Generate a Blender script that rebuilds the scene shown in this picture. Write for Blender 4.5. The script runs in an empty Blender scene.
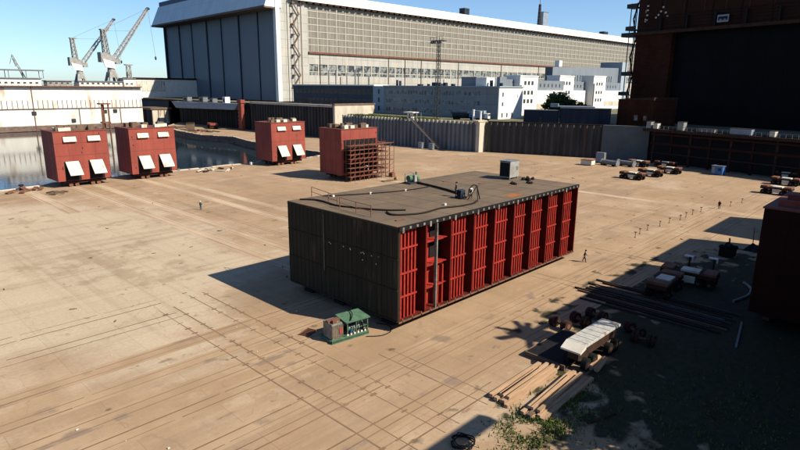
import bpy, math, random
from mathutils import Vector, Matrix
from math import radians as R, sin, cos, pi
random.seed(7)
scene = bpy.context.scene
COL = scene.collection

# ------------------------------------------------------------------ materials
def alb(c, k=None):
    k = (.62 if max(c) < .6 else .75) if k is None else k
    return tuple(v * k for v in c)

def mat(name, color, rough=.8, color2=None, scale=1.0, stretch=(1, 1, 1), metal=0.0, bump=0.0,
        detail=6, contrast=(.35, .65), rust=None, rust_scale=.6, rust_amt=(.58, .66), spec=None):
    m = bpy.data.materials.new(name); m.use_nodes = True
    n = m.node_tree.nodes; l = m.node_tree.links; b = n['Principled BSDF']
    b.inputs['Roughness'].default_value = rough; b.inputs['Metallic'].default_value = metal
    b.inputs['Specular IOR Level'].default_value = spec if spec is not None else (.12 if max(color) < .16 else .3)
    if color2 is None: color2 = tuple(c * .72 for c in color)
    kk = .62 if max(color) < .6 else .75
    color = alb(color, kk); color2 = alb(color2, kk)
    if rust: rust = alb(rust, .62)
    tc = n.new('ShaderNodeTexCoord'); mp = n.new('ShaderNodeMapping'); mp.inputs['Scale'].default_value = stretch
    oi = n.new('ShaderNodeObjectInfo'); va = n.new('ShaderNodeVectorMath'); va.operation = 'MULTIPLY_ADD'
    va.inputs[1].default_value = (53, 31, 17); l.new(oi.outputs['Random'], va.inputs[0]); l.new(tc.outputs['Object'], va.inputs[2])
    l.new(va.outputs[0], mp.inputs['Vector'])
    no = n.new('ShaderNodeTexNoise'); no.inputs['Scale'].default_value = scale; no.inputs['Detail'].default_value = detail
    no.inputs['Roughness'].default_value = .65
    l.new(mp.outputs[0], no.inputs['Vector'])
    mr = n.new('ShaderNodeMapRange'); mr.inputs[1].default_value = contrast[0]; mr.inputs[2].default_value = contrast[1]
    l.new(no.outputs['Fac'], mr.inputs[0])
    mx = n.new('ShaderNodeMix'); mx.data_type = 'RGBA'
    mx.inputs[6].default_value = (*color2, 1); mx.inputs[7].default_value = (*color, 1)
    l.new(mr.outputs[0], mx.inputs[0]); out = mx.outputs[2]
    if rust:
        n2 = n.new('ShaderNodeTexNoise'); n2.inputs['Scale'].default_value = rust_scale; n2.inputs['Detail'].default_value = 8
        l.new(mp.outputs[0], n2.inputs['Vector'])
        m2 = n.new('ShaderNodeMapRange'); m2.inputs[1].default_value = rust_amt[0]; m2.inputs[2].default_value = rust_amt[1]
        l.new(n2.outputs['Fac'], m2.inputs[0])
        x2 = n.new('ShaderNodeMix'); x2.data_type = 'RGBA'; x2.inputs[7].default_value = (*rust, 1)
        l.new(out, x2.inputs[6]); l.new(m2.outputs[0], x2.inputs[0]); out = x2.outputs[2]
    l.new(out, b.inputs['Base Color'])
    if bump:
        bp = n.new('ShaderNodeBump'); bp.inputs['Strength'].default_value = bump; bp.inputs['Distance'].default_value = .1
        l.new(no.outputs['Fac'], bp.inputs['Height']); l.new(bp.outputs[0], b.inputs['Normal'])
    return m

def grid_mat(name, panel, panel2, line, bw, rh, mortar, rough=.6, offset=0.0, axes='YZ', var=.25, dirt=None, metal=0):
    """flat panels or brickwork with joints; the axes choose which object axes run along and up"""
    kk = .62 if max(panel) < .6 else .75
    panel = alb(panel, kk); panel2 = alb(panel2, kk); line = alb(line, kk)
    m = bpy.data.materials.new(name); m.use_nodes = True
    n = m.node_tree.nodes; l = m.node_tree.links; b = n['Principled BSDF']
    b.inputs['Roughness'].default_value = rough; b.inputs['Metallic'].default_value = metal
    b.inputs['Specular IOR Level'].default_value = .05 if max(panel) < .1 else .25
    tc = n.new('ShaderNodeTexCoord'); sp = n.new('ShaderNodeSeparateXYZ'); cb = n.new('ShaderNodeCombineXYZ')
    l.new(tc.outputs['Object'], sp.inputs[0])
    l.new(sp.outputs['XYZ'.index(axes[0])], cb.inputs[0]); l.new(sp.outputs['XYZ'.index(axes[1])], cb.inputs[1])
    br = n.new('ShaderNodeTexBrick'); br.offset = offset; br.inputs['Scale'].default_value = 1
    br.inputs['Color1'].default_value = (*panel, 1); br.inputs['Color2'].default_value = (*panel2, 1)
    br.inputs['Mortar'].default_value = (*line, 1); br.inputs['Brick Width'].default_value = bw
    br.inputs['Row Height'].default_value = rh; br.inputs['Mortar Size'].default_value = mortar
    br.inputs['Mortar Smooth'].default_value = .1
    l.new(cb.outputs[0], br.inputs['Vector'])
    no = n.new('ShaderNodeTexNoise'); no.inputs['Scale'].default_value = .15; no.inputs['Detail'].default_value = 8
    no.inputs['Roughness'].default_value = .7
    st = n.new('ShaderNodeMapping'); st.inputs['Scale'].default_value = (1, 1, .35)
    l.new(tc.outputs['Object'], st.inputs[0]); l.new(st.outputs[0], no.inputs['Vector'])
    mr = n.new('ShaderNodeMapRange'); mr.inputs[1].default_value = .35; mr.inputs[2].default_value = .65
    mr.inputs[3].default_value = 1 - var; mr.inputs[4].default_value = 1.0
    l.new(no.outputs['Fac'], mr.inputs[0])
    mx = n.new('ShaderNodeMix'); mx.data_type = 'RGBA'; mx.blend_type = 'MULTIPLY'; mx.inputs[0].default_value = 1
    l.new(br.outputs['Color'], mx.inputs[6]); l.new(mr.outputs[0], mx.inputs[7]); out = mx.outputs[2]
    if dirt:
        n2 = n.new('ShaderNodeTexNoise'); n2.inputs['Scale'].default_value = .5; n2.inputs['Detail'].default_value = 8
        s2 = n.new('ShaderNodeMapping'); s2.inputs['Scale'].default_value = (1, 1, .12)
        l.new(tc.outputs['Object'], s2.inputs[0]); l.new(s2.outputs[0], n2.inputs['Vector'])
        m2 = n.new('ShaderNodeMapRange'); m2.inputs[1].default_value = .56; m2.inputs[2].default_value = .7; m2.inputs[4].default_value = .8
        l.new(n2.outputs['Fac'], m2.inputs[0])
        x2 = n.new('ShaderNodeMix'); x2.data_type = 'RGBA'; x2.inputs[7].default_value = (*dirt, 1)
        l.new(out, x2.inputs[6]); l.new(m2.outputs[0], x2.inputs[0]); out = x2.outputs[2]
    l.new(out, b.inputs['Base Color'])
    return m

M = {}
M['block_red'] = mat('primer_red', (.345, .070, .046), .7, (.24, .046, .034), .3, (1, 1, .35), rust=(.25, .09, .06), rust_scale=.5, rust_amt=(.6, .75))
M['deep_red'] = mat('interior_red', (.44, .028, .016), .65, (.28, .018, .011), .8, rust=(.22, .02, .012), rust_scale=1.2)
M['scaf_red'] = mat('scaffold_red', (.21, .062, .042), .7, (.2, .05, .03), 2)
M['dark_green'] = mat('dark_green_paint', (.042, .037, .025), .8, (.027, .024, .017), .7, (1, 1, .2), rust=(.075, .055, .035), rust_scale=1.0)
M['deck'] = mat('deck_steel', (.19, .135, .085), .85, (.13, .094, .062), .22, rust=(.26, .13, .06), rust_scale=.5, rust_amt=(.6, .74))
M['shaded_red'] = mat('shaded_block_red', (.035, .007, .006), .8, (.02, .005, .004), .4)  # block red darkened, its shade put into the colour
M['web_shade'] = mat('web_frame_shade', (.15, .012, .008), .7, (.09, .009, .007), .6)  # shade on the web faces painted in as a darker red
M['orange_rust'] = mat('fresh_rust', (.42, .13, .03), .9, (.25, .09, .03), 1.2)
M['edge_grey'] = mat('edge_steel', (.30, .29, .25), .6, (.12, .11, .09), 1.5)
M['black'] = mat('black_steel', (.018, .018, .02), .7, (.01, .01, .012), 2)
M['rubber'] = mat('rubber', (.015, .015, .015), .85)
M['dark_brown'] = mat('dark_brown_steel', (.07, .035, .025), .8, (.035, .02, .016), 1)
M['brown'] = mat('weathered_wood', (.20, .135, .09), .85, (.11, .075, .05), .9, (1, .2, 1))
M['wood'] = mat('pale_timber', (.58, .38, .23), .9, (.36, .23, .14), 1.6, (.25, 3, 3), rust=(.2, .13, .08), rust_scale=.6, rust_amt=(.6, .72))
M['cream'] = mat('cream_canvas', (.70, .655, .55), .8, (.56, .51, .42), .5, (1, 1, .5), rust=(.36, .22, .14), rust_scale=.8, rust_amt=(.6, .72))
M['white'] = mat('white_paint', (.80, .79, .74), .6, (.66, .64, .58), .5, rust=(.45, .35, .26), rust_scale=.5, rust_amt=(.66, .78))
M['white_clean'] = mat('white_render', (.82, .82, .80), .7, (.74, .74, .72), .2)
M['dock_white'] = mat('dock_white_plating', (.80, .78, .72), .6, (.66, .63, .56), .12, (1, 1, .3), rust=(.50, .31, .22), rust_scale=.16, rust_amt=(.57, .72))
M['rust_band'] = mat('rust_band', (.24, .17, .13), .85, (.12, .08, .07), .4, (1, 1, 2))
M['rust'] = mat('rusty_steel', (.26, .11, .06), .85, (.13, .06, .04), .8)
M['crane_grey'] = mat('crane_paint', (.42, .42, .40), .6, (.26, .25, .23), .6)
M['steel_grey'] = mat('grey_steel', (.22, .23, .24), .6, (.14, .15, .16), .8)
M['dark_steel'] = mat('dark_lattice_steel', (.05, .055, .06), .6)
M['blue'] = mat('blue_paint', (.06, .22, .55), .5, (.05, .16, .42), 1)
M['navy'] = mat('navy_metal', (.035, .05, .085), .6, (.02, .03, .05), .3, (1, 1, .1))
M['green'] = mat('green_paint', (.10, .21, .125), .7, (.06, .12, .075), 2)
M['yellow'] = mat('yellow_paint', (.55, .36, .08), .6)
M['hose'] = mat('black_hose', (.02, .018, .016), .7)
M['pontoon'] = mat('pontoon_blue', (.30, .37, .46), .6, (.22, .28, .36), .2)
M['door_blue'] = mat('hangar_door_metal', (.19, .235, .285), .6, (.17, .21, .255), .12, (1, 1, .1))
M['fascia_blue'] = grid_mat('fascia_sheet', (.70, .80, .85), (.66, .76, .82), (.52, .62, .70), 6, 40, .15, axes='YZ', var=.12)
M['roof_blue'] = mat('roof_edge_blue', (.08, .12, .2), .6)
M['roof_white'] = mat('roof_sheet', (.78, .77, .72), .6, (.68, .67, .62), .08)
M['hall_panel'] = grid_mat('hall_wall_panels', (.57, .56, .52), (.51, .50, .46), (.36, .33, .27), 5.6, 5.2, .14, axes='XZ', var=.16, dirt=(.42, .34, .25))
M['glazing'] = grid_mat('hall_glazing', (.25, .225, .18), (.33, .30, .25), (.42, .39, .33), 2.35, 4.15, .14, axes='XZ', var=.3, rough=.35)
M['mullion'] = mat('pale_mullion', (.595, .575, .52), .7, (.5, .47, .4), .2)
M['office'] = grid_mat('office_wall', (.32, .35, .375), (.30, .33, .355), (.22, .25, .275), 6, 4.2, .12, axes='YZ', var=.2)
M['office_dark'] = grid_mat('annex_wall', (.10, .125, .15), (.09, .11, .135), (.06, .07, .09), 6, 4.2, .12, axes='YZ', var=.2)
M['office_pale'] = mat('office_end_panel', (.40, .49, .56), .7, (.34, .42, .49), .1)
M['clad_blue'] = grid_mat('blue_grey_cladding', (.25, .29, .34), (.23, .27, .32), (.18, .22, .26), 1.6, 60, .12, axes='XZ', var=.15)
M['pane'] = mat('window_glass', (.03, .04, .05), .15, (.05, .06, .07), 2)
M['pane_light'] = mat('curtained_window', (.30, .32, .30), .3, (.05, .06, .07), .35, contrast=(.45, .55))
M['brick_red'] = grid_mat('dark_brickwork', (.085, .030, .018), (.065, .024, .014), (.04, .02, .014), 1.6, .55, .05, offset=.5, axes='YZ', var=.45, rough=.95)
M['brick_top'] = grid_mat('brown_cladding', (.055, .022, .015), (.048, .019, .013), (.02, .01, .008), 8.2, 60, .3, axes='YZ', var=.35)
M['hall_door'] = grid_mat('dark_hall_door', (.006, .008, .011), (.005, .007, .009), (.003, .004, .005), 5, 8, .12, axes='YZ', var=.3)
M['beam_red'] = mat('dark_red_beam', (.045, .008, .006), .7, (.02, .006, .005), .6)
M['sheet_grey'] = mat('sheet_pile_grey', (.27, .29, .305), .8, (.15, .16, .17), .25, (1, 1, .15), rust=(.17, .12, .09), rust_scale=.3, rust_amt=(.6, .7))
M['sheet_dark'] = mat('sheet_pile_dark', (.10, .095, .088), .85, (.055, .055, .055), .22, (1, 1, .2), rust=(.10, .07, .05), rust_scale=.35)
M['pile_cap'] = mat('pile_cap', (.62, .57, .46), .8, (.4, .33, .22), .6)
M['concrete'] = mat('pale_concrete', (.60, .56, .48), .85, (.42, .36, .27), .35, (1, 1, .25), rust=(.32, .17, .09), rust_scale=.35, rust_amt=(.6, .7))
M['grey_conc'] = mat('grey_concrete', (.16, .175, .175), .9, (.115, .125, .13), .15)
M['leaf'] = mat('leaf', (.07, .11, .03), .8, (.035, .06, .018), .6)
M['bark'] = mat('bark', (.10, .07, .045), .9)
M['skin'] = mat('skin', (.5, .3, .2), .7)
M['cloth_dark'] = mat('dark_workwear', (.02, .022, .03), .9)
M['cloth_blue'] = mat('blue_workwear', (.05, .13, .28), .9)
M['cloth_teal'] = mat('teal_workwear', (.04, .16, .17), .9)
M['cloth_white'] = mat('white_coverall', (.75, .75, .72), .9)
M['helmet'] = mat('helmet_white', (.75, .74, .68), .4)
M['helmet_orange'] = mat('helmet_orange', (.7, .25, .05), .4)
M['grass'] = mat('grass_blades', (.11, .16, .03), .95, (.06, .09, .018), 1.0)
M['terrace'] = mat('terrace_ground', (.20, .18, .12), .95, (.10, .11, .05), .06)

def water_mat():
    m = bpy.data.materials.new('basin_water'); m.use_nodes = True
    n = m.node_tree.nodes; l = m.node_tree.links; b = n['Principled BSDF']
    b.inputs['Base Color'].default_value = (.012, .02, .026, 1); b.inputs['Roughness'].default_value = .07
    b.inputs['IOR'].default_value = 1.33
    tc = n.new('ShaderNodeTexCoord'); no = n.new('ShaderNodeTexNoise'); no.inputs['Scale'].default_value = .55
    no.inputs['Detail'].default_value = 4
    l.new(tc.outputs['Object'], no.inputs['Vector'])
    bp = n.new('ShaderNodeBump'); bp.inputs['Strength'].default_value = .25; bp.inputs['Distance'].default_value = .05
    l.new(no.outputs['Fac'], bp.inputs['Height']); l.new(bp.outputs[0], b.inputs['Normal'])
    return m
M['water'] = water_mat()

def ground_mat():
    m = bpy.data.materials.new('yard_concrete'); m.use_nodes = True
    n = m.node_tree.nodes; l = m.node_tree.links; b = n['Principled BSDF']; b.inputs['Roughness'].default_value = .95
    b.inputs['Specular IOR Level'].default_value = .2
    tc = n.new('ShaderNodeTexCoord'); P = tc.outputs['Object']
    def noise(scale, stretch=(1, 1, 1), detail=8, lo=.4, hi=.6, rough=.6, loc=(0, 0, 0)):
        mp = n.new('ShaderNodeMapping'); mp.inputs['Scale'].default_value = stretch; mp.inputs['Location'].default_value = loc
        l.new(P, mp.inputs[0])
        no = n.new('ShaderNodeTexNoise'); no.inputs['Scale'].default_value = scale; no.inputs['Detail'].default_value = detail
        no.inputs['Roughness'].default_value = rough; l.new(mp.outputs[0], no.inputs['Vector'])
        mr = n.new('ShaderNodeMapRange'); mr.inputs[1].default_value = lo; mr.inputs[2].default_value = hi
        l.new(no.outputs['Fac'], mr.inputs[0]); return mr.outputs[0]
    def mix(fac, a, bcol, amt=1.0, mode='MIX'):
        x = n.new('ShaderNodeMix'); x.data_type = 'RGBA'; x.blend_type = mode
        if isinstance(a, tuple): x.inputs[6].default_value = (*alb(a, .64), 1)
        else: l.new(a, x.inputs[6])
        if isinstance(bcol, tuple): x.inputs[7].default_value = (*alb(bcol, .64), 1)
        else: l.new(bcol, x.inputs[7])
        if amt == 1.0: l.new(fac, x.inputs[0])
        else:
            k = n.new('ShaderNodeMath'); k.operation = 'MULTIPLY'; k.inputs[1].default_value = amt
            l.new(fac, k.inputs[0]); l.new(k.outputs[0], x.inputs[0])
        return x.outputs[2]
    c = mix(noise(.035, lo=.35, hi=.65), (.40, .268, .16), (.50, .36, .235))
    c = mix(noise(.16, detail=10, lo=.4, hi=.62), c, (.33, .21, .12), .5)
    # worn pale slab area beside the quay
    g = n.new('ShaderNodeTexGradient'); g.gradient_type = 'SPHERICAL'
    mp = n.new('ShaderNodeMapping'); mp.vector_type = 'TEXTURE'; mp.inputs['Location'].default_value = (17, 92, 0)
    mp.inputs['Scale'].default_value = (38, 58, 50); l.new(P, mp.inputs[0]); l.new(mp.outputs[0], g.inputs[0])
    nn = n.new('ShaderNodeTexNoise'); nn.inputs['Scale'].default_value = .07; nn.inputs['Detail'].default_value = 9
    nn.inputs['Roughness'].default_value = .6; l.new(P, nn.inputs['Vector'])
    ad = n.new('ShaderNodeMath'); ad.operation = 'MULTIPLY_ADD'; ad.inputs[1].default_value = 1.0
    l.new(g.outputs['Fac'], ad.inputs[0]); l.new(nn.outputs['Fac'], ad.inputs[2])
    mr = n.new('ShaderNodeMapRange'); mr.inputs[1].default_value = .62; mr.inputs[2].default_value = .86
    l.new(ad.outputs[0], mr.inputs[0])
    c = mix(mr.outputs[0], c, (.57, .475, .345), .9)
    c = mix(noise(.055, lo=.57, hi=.60, detail=12, rough=.72, loc=(3, 8, 0)), c, (.56, .46, .33), .45)
    c = mix(noise(.05, lo=.555, hi=.60, detail=12, rough=.72, loc=(40, 10, 0)), c, (.28, .20, .13), .5)
    # streaks along both track directions
    c = mix(noise(.5, (.035, 1, 1), lo=.5, hi=.68, detail=5), c, (.29, .205, .135), .42)
    c = mix(noise(.5, (1, .035, 1), lo=.52, hi=.7, detail=5), c, (.30, .21, .14), .38)
    c = mix(noise(1.2, (.03, 1, 1), lo=.55, hi=.7, detail=3, loc=(5, 5, 0)), c, (.48, .35, .22), .35)
    # dark oil spots and rust
    c = mix(noise(.32, (.45, 1.2, 1), lo=.655, hi=.70, detail=6, loc=(9, 3, 0)), c, (.18, .10, .06), .65)
    c = mix(noise(3.0, detail=6, lo=.3, hi=.75), c, (.28, .20, .13), .35)
    # cracks
    wn = n.new('ShaderNodeTexNoise'); wn.inputs['Scale'].default_value = .5; wn.inputs['Detail'].default_value = 6; l.new(P, wn.inputs['Vector'])
    wv = n.new('ShaderNodeVectorMath'); wv.operation = 'MULTIPLY_ADD'; wv.inputs[1].default_value = (3, 3, 0)
    l.new(wn.outputs['Color'], wv.inputs[0]); l.new(P, wv.inputs[2])
    vo = n.new('ShaderNodeTexVoronoi'); vo.feature = 'DISTANCE_TO_EDGE'; vo.inputs['Scale'].default_value = .085; l.new(wv.outputs[0], vo.inputs['Vector'])
    ck = n.new('ShaderNodeMapRange'); ck.inputs[1].default_value = .0; ck.inputs[2].default_value = .006; ck.inputs[3].default_value = 1; ck.inputs[4].default_value = 0
    l.new(vo.outputs['Distance'], ck.inputs[0]); c = mix(ck.outputs[0], c, (.22, .15, .095), .3)
    # slab joints
    br = n.new('ShaderNodeTexBrick'); br.offset = 0; br.inputs['Scale'].default_value = 1
    br.inputs['Brick Width'].default_value = 6.2; br.inputs['Row Height'].default_value = 4.1
    br.inputs['Mortar Size'].default_value = .035; br.inputs['Mortar Smooth'].default_value = .4
    br.inputs['Color1'].default_value = (.93, .93, .93, 1); br.inputs['Color2'].default_value = (1.04, 1.03, 1.02, 1)
    br.inputs['Mortar'].default_value = (.70, .66, .62, 1); l.new(P, br.inputs['Vector'])
    x = n.new('ShaderNodeMix'); x.data_type = 'RGBA'; x.blend_type = 'MULTIPLY'; x.inputs[0].default_value = .6
    l.new(c, x.inputs[6]); l.new(br.outputs['Color'], x.inputs[7]); c = x.outputs[2]
    # near-corner grass and soil, spread over the concrete to paint its shade darker
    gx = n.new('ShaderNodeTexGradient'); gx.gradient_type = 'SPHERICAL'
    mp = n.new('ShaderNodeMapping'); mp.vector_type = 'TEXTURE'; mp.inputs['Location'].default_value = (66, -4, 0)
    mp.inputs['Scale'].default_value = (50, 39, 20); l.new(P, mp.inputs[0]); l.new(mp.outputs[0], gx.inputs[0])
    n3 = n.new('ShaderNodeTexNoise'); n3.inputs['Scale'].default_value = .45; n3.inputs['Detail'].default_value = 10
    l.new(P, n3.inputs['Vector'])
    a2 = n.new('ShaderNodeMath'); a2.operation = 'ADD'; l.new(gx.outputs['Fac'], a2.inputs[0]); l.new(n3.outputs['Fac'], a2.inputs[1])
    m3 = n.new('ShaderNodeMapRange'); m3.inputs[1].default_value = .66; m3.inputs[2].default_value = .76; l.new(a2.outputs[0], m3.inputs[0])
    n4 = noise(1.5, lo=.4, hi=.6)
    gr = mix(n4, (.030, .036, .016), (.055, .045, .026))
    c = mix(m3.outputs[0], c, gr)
    l.new(c, b.inputs['Base Color'])
    nb = n.new('ShaderNodeTexNoise'); nb.inputs['Scale'].default_value = 1.5; nb.inputs['Detail'].default_value = 10
    l.new(P, nb.inputs['Vector'])
    bp = n.new('ShaderNodeBump'); bp.inputs['Strength'].default_value = .35; bp.inputs['Distance'].default_value = .08
    l.new(nb.outputs['Fac'], bp.inputs['Height']); l.new(bp.outputs[0], b.inputs['Normal'])
    return m
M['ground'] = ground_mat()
M['rail'] = mat('rail_groove', (.27, .165, .095), .9, (.17, .10, .06), .25)
M['rail_bed_pale'] = mat('pale_rail_bed', (.58, .45, .31), .95, (.42, .30, .19), .10, (1, .4, 1), contrast=(.4, .6))
M['rail_bed'] = mat('rail_bed_concrete', (.455, .32, .20), .95, (.37, .25, .15), .12, contrast=(.42, .6), rust=(.28, .2, .14), rust_scale=.3)

# ------------------------------------------------------------------ mesh builder
class MB:
    def __init__(s): s.v = []; s.f = []
    def add(s, vs, fs):
        k = len(s.v); s.v += [tuple(v) for v in vs]; s.f += [tuple(i + k for i in f) for f in fs]; return s
    def box(s, x0, x1, y0, y1, z0, z1):
        x0, x1 = sorted((x0, x1)); y0, y1 = sorted((y0, y1)); z0, z1 = sorted((z0, z1))
        return s.add([(x0, y0, z0), (x1, y0, z0), (x1, y1, z0), (x0, y1, z0), (x0, y0, z1), (x1, y0, z1), (x1, y1, z1), (x0, y1, z1)],
                     [(3, 2, 1, 0), (4, 5, 6, 7), (0, 1, 5, 4), (1, 2, 6, 5), (2, 3, 7, 6), (3, 0, 4, 7)])
    def beam(s, p, q, w=.1, h=None, up=(0, 0, 1)):
        h = w if h is None else h
        p = Vector(p); q = Vector(q); d = (q - p).normalized(); u = Vector(up)
        if abs(d.dot(u)) > .95: u = Vector((1, 0, 0))
        a = d.cross(u).normalized(); b = a.cross(d).normalized(); a *= w / 2; b *= h / 2
        vs = [p - a - b, p + a - b, p + a + b, p - a + b, q - a - b, q + a - b, q + a + b, q - a + b]
        return s.add(vs, [(3, 2, 1, 0), (4, 5, 6, 7), (0, 1, 5, 4), (1, 2, 6, 5), (2, 3, 7, 6), (3, 0, 4, 7)])
    def cyl(s, p, q, r, n=10, r2=None):
        r2 = r if r2 is None else r2
        p = Vector(p); q = Vector(q); d = (q - p).normalized(); u = Vector((0, 0, 1)) if abs(d.z) < .95 else Vector((1, 0, 0))
        a = d.cross(u).normalized(); b = a.cross(d).normalized()
        vs = [p + (a * cos(2 * pi * i / n) + b * sin(2 * pi * i / n)) * r for i in range(n)] + \
             [q + (a * cos(2 * pi * i / n) + b * sin(2 * pi * i / n)) * r2 for i in range(n)]
        fs = [(i, (i + 1) % n, n + (i + 1) % n, n + i) for i in range(n)] + [tuple(range(n))[::-1], tuple(range(n, 2 * n))]
        return s.add(vs, fs)
    def tube(s, pts, r, n=6):
        for a, b in zip(pts[:-1], pts[1:]): s.cyl(a, b, r, n)
        return s
    def prism(s, poly, z0, z1):
        n = len(poly)
        return s.add([(x, y, z0) for x, y in poly] + [(x, y, z1) for x, y in poly],
                     [tuple(range(n))[::-1], tuple(range(n, 2 * n))] + [(i, (i + 1) % n, n + (i + 1) % n, n + i) for i in range(n)])
    def hexa(s, b, t):   # bottom 4 points, top 4 points
        return s.add(list(b) + list(t), [(3, 2, 1, 0), (4, 5, 6, 7), (0, 1, 5, 4), (1, 2, 6, 5), (2, 3, 7, 6), (3, 0, 4, 7)])
    def parts(s, name, m, parent=None):
        # every separate primitive becomes a part of its own
        n_ = len(s.v); root = list(range(n_))
        def find(i):
            while root[i] != i: root[i] = root[root[i]]; i = root[i]
            return i
        for f in s.f:
            for i in f[1:]: root[find(i)] = find(f[0])
        gr = {}
        for f in s.f: gr.setdefault(find(f[0]), []).append(f)
        for fs in gr.values():
            ids = sorted({i for f in fs for i in f}); mp = {i: k for k, i in enumerate(ids)}
            q = MB(); q.v = [s.v[i] for i in ids]; q.f = [tuple(mp[i] for i in f) for f in fs]; q.build(name, m, parent)
    def blob(s, c, r, n=7, jitter=.2):
        c = Vector(c); r = Vector(r if hasattr(r, '__len__') else (r, r, r)); vs = []; k = 4
        for i in range(k + 1):
            t = pi * i / k
            for j in range(n):
                a = 2 * pi * j / n; m = 1 + random.uniform(-jitter, jitter)
                vs.append((c.x + r.x * sin(t) * cos(a) * m, c.y + r.y * sin(t) * sin(a) * m, c.z + r.z * cos(t) * m))
        fs = [(i * n + j, (i + 1) * n + j, (i + 1) * n + (j + 1) % n, i * n + (j + 1) % n) for i in range(k) for j in range(n)]
        return s.add(vs, fs)
    def build(s, name, m, parent=None, loc=None, bevel=0):
        me = bpy.data.meshes.new(name); me.from_pydata(s.v, [], s.f); me.update()
        me.materials.append(M[m] if isinstance(m, str) else m)
        o = bpy.data.objects.new(name, me); COL.objects.link(o)
        if parent: o.parent = parent
        if loc: o.location = loc
        if bevel:
            b = o.modifiers.new('bevel', 'BEVEL'); b.width = bevel; b.segments = 2; b.limit_method = 'ANGLE'
        return o

def thing(name, label, cat, loc=(0, 0, 0), rz=0, group=None):
    o = bpy.data.objects.new(name, None); COL.objects.link(o); o.location = loc; o.rotation_euler = (0, 0, rz)
    o.empty_display_size = .2
    o['label'] = label; o['category'] = cat
    if group: o['group'] = group
    return o
def tag(o, label, cat, group=None):
    o['label'] = label; o['category'] = cat
    if group: o['group'] = group
    return o
def struct(o): o['kind'] = 'structure'; return o
def stuff(o): o['kind'] = 'stuff'; return o
def dup(root, loc, rz=None, label=None):
    kids = [k for k in bpy.data.objects if k.parent == root]
    r = root.copy(); COL.objects.link(r); r.location = loc
    if rz is not None: r.rotation_euler = (0, 0, rz)
    if label: r['label'] = label
    for ch in kids:
        sub = [k for k in bpy.data.objects if k.parent == ch]
        c = ch.copy(); COL.objects.link(c); c.parent = r
        for g in sub:
            d = g.copy(); COL.objects.link(d); d.parent = c
    return r

# ------------------------------------------------------------------ world, sun, camera
SUN_EL, SUN_AZ = 40.6, -68.3           # azimuth from +X, counter-clockwise
w = bpy.data.worlds.new('World'); scene.world = w; w.use_nodes = True
nt = w.node_tree; bg = nt.nodes['Background']; sky = nt.nodes.new('ShaderNodeTexSky')
sky.sky_type = 'NISHITA'; sky.sun_disc = False; sky.sun_elevation = R(SUN_EL); sky.sun_rotation = R(90 - SUN_AZ)
sky.air_density = .8; sky.dust_density = .45; sky.ozone_density = 3.0
wb = nt.nodes.new('ShaderNodeMix'); wb.data_type = 'RGBA'; wb.blend_type = 'MULTIPLY'; wb.inputs[0].default_value = 1
wb.inputs[7].default_value = (.93, 1.05, 1.14, 1); nt.links.new(sky.outputs[0], wb.inputs[6]); nt.links.new(wb.outputs[2], bg.inputs['Color']); bg.inputs['Strength'].default_value = .07
ld = bpy.data.lights.new('sun', 'SUN'); ld.energy = 5.0; ld.angle = R(.5); ld.color = (1, .90, .74)
lo = bpy.data.objects.new('sun', ld); COL.objects.link(lo)
sd = Vector((cos(R(SUN_AZ)) * cos(R(SUN_EL)), sin(R(SUN_AZ)) * cos(R(SUN_EL)), sin(R(SUN_EL))))
lo.rotation_euler = sd.to_track_quat('Z', 'Y').to_euler(); lo.location = sd * 200

cd = bpy.data.cameras.new('camera'); cam = bpy.data.objects.new('camera', cd); COL.objects.link(cam)
cd.sensor_width = 36; cd.lens = 568.86 / 800 * 36; cd.clip_start = .5; cd.clip_end = 20000
fwd = Vector((.70226129, .67188518, -.23537073)); rt = Vector((.69292412, -.72094888, .00942734)); up = Vector((.16335618, .16971451, .97185994))
cam.matrix_world = Matrix(((rt.x, up.x, -fwd.x, 0), (rt.y, up.y, -fwd.y, 0), (rt.z, up.z, -fwd.z, 23.5), (0, 0, 0, 1)))
scene.camera = cam
vs = scene.view_settings; vs.view_transform = 'Standard'; vs.look = 'None'; vs.exposure = 1.0; vs.gamma = 1; vs.use_curve_mapping = False

# ------------------------------------------------------------------ ground, water, terraces
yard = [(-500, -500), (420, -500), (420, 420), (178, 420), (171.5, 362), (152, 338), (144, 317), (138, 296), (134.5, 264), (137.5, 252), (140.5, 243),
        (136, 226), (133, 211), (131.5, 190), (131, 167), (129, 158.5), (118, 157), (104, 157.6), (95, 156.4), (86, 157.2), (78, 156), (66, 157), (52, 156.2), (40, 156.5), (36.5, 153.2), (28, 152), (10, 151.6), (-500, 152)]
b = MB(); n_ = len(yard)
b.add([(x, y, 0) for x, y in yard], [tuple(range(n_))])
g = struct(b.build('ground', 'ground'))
b = MB(); b.add([(x, y, -.02) for x, y in yard] + [(x, y, -5) for x, y in yard], [(i, (i + 1) % n_, n_ + (i + 1) % n_, n_ + i) for i in range(2, n_ - 1)])
struct(b.build('quay_edge', 'rust_band'))
# irregular quay lip of worn concrete
lip = MB()
for i in range(3, n_ - 1):
    p = Vector((*yard[i], 0)); q = Vector((*yard[(i + 1) % n_], 0)); L = (q - p).length
    if L > 300: q = p + (q - p) * 60 / L; L = 60
    k = max(1, int(L / 3))
    for j in range(k):
        a = p.lerp(q, j / k); c = p.lerp(q, (j + .93) / k); z = random.uniform(.05, .28)
        nrm = (q - p).cross(Vector((0, 0, 1))).normalized() * -.5
        lip.beam(a + nrm + Vector((0, 0, z / 2)), c + nrm + Vector((0, 0, z / 2)), random.uniform(.5, 1.0), z)
struct(lip.build('quay_kerb', 'concrete'))
b = MB(); b.add([(-6000, -6000, -3), (9000, -6000, -3), (9000, 9000, -3), (-6000, 9000, -3)], [(0, 1, 2, 3)])
struct(b.build('water', 'water'))

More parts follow.
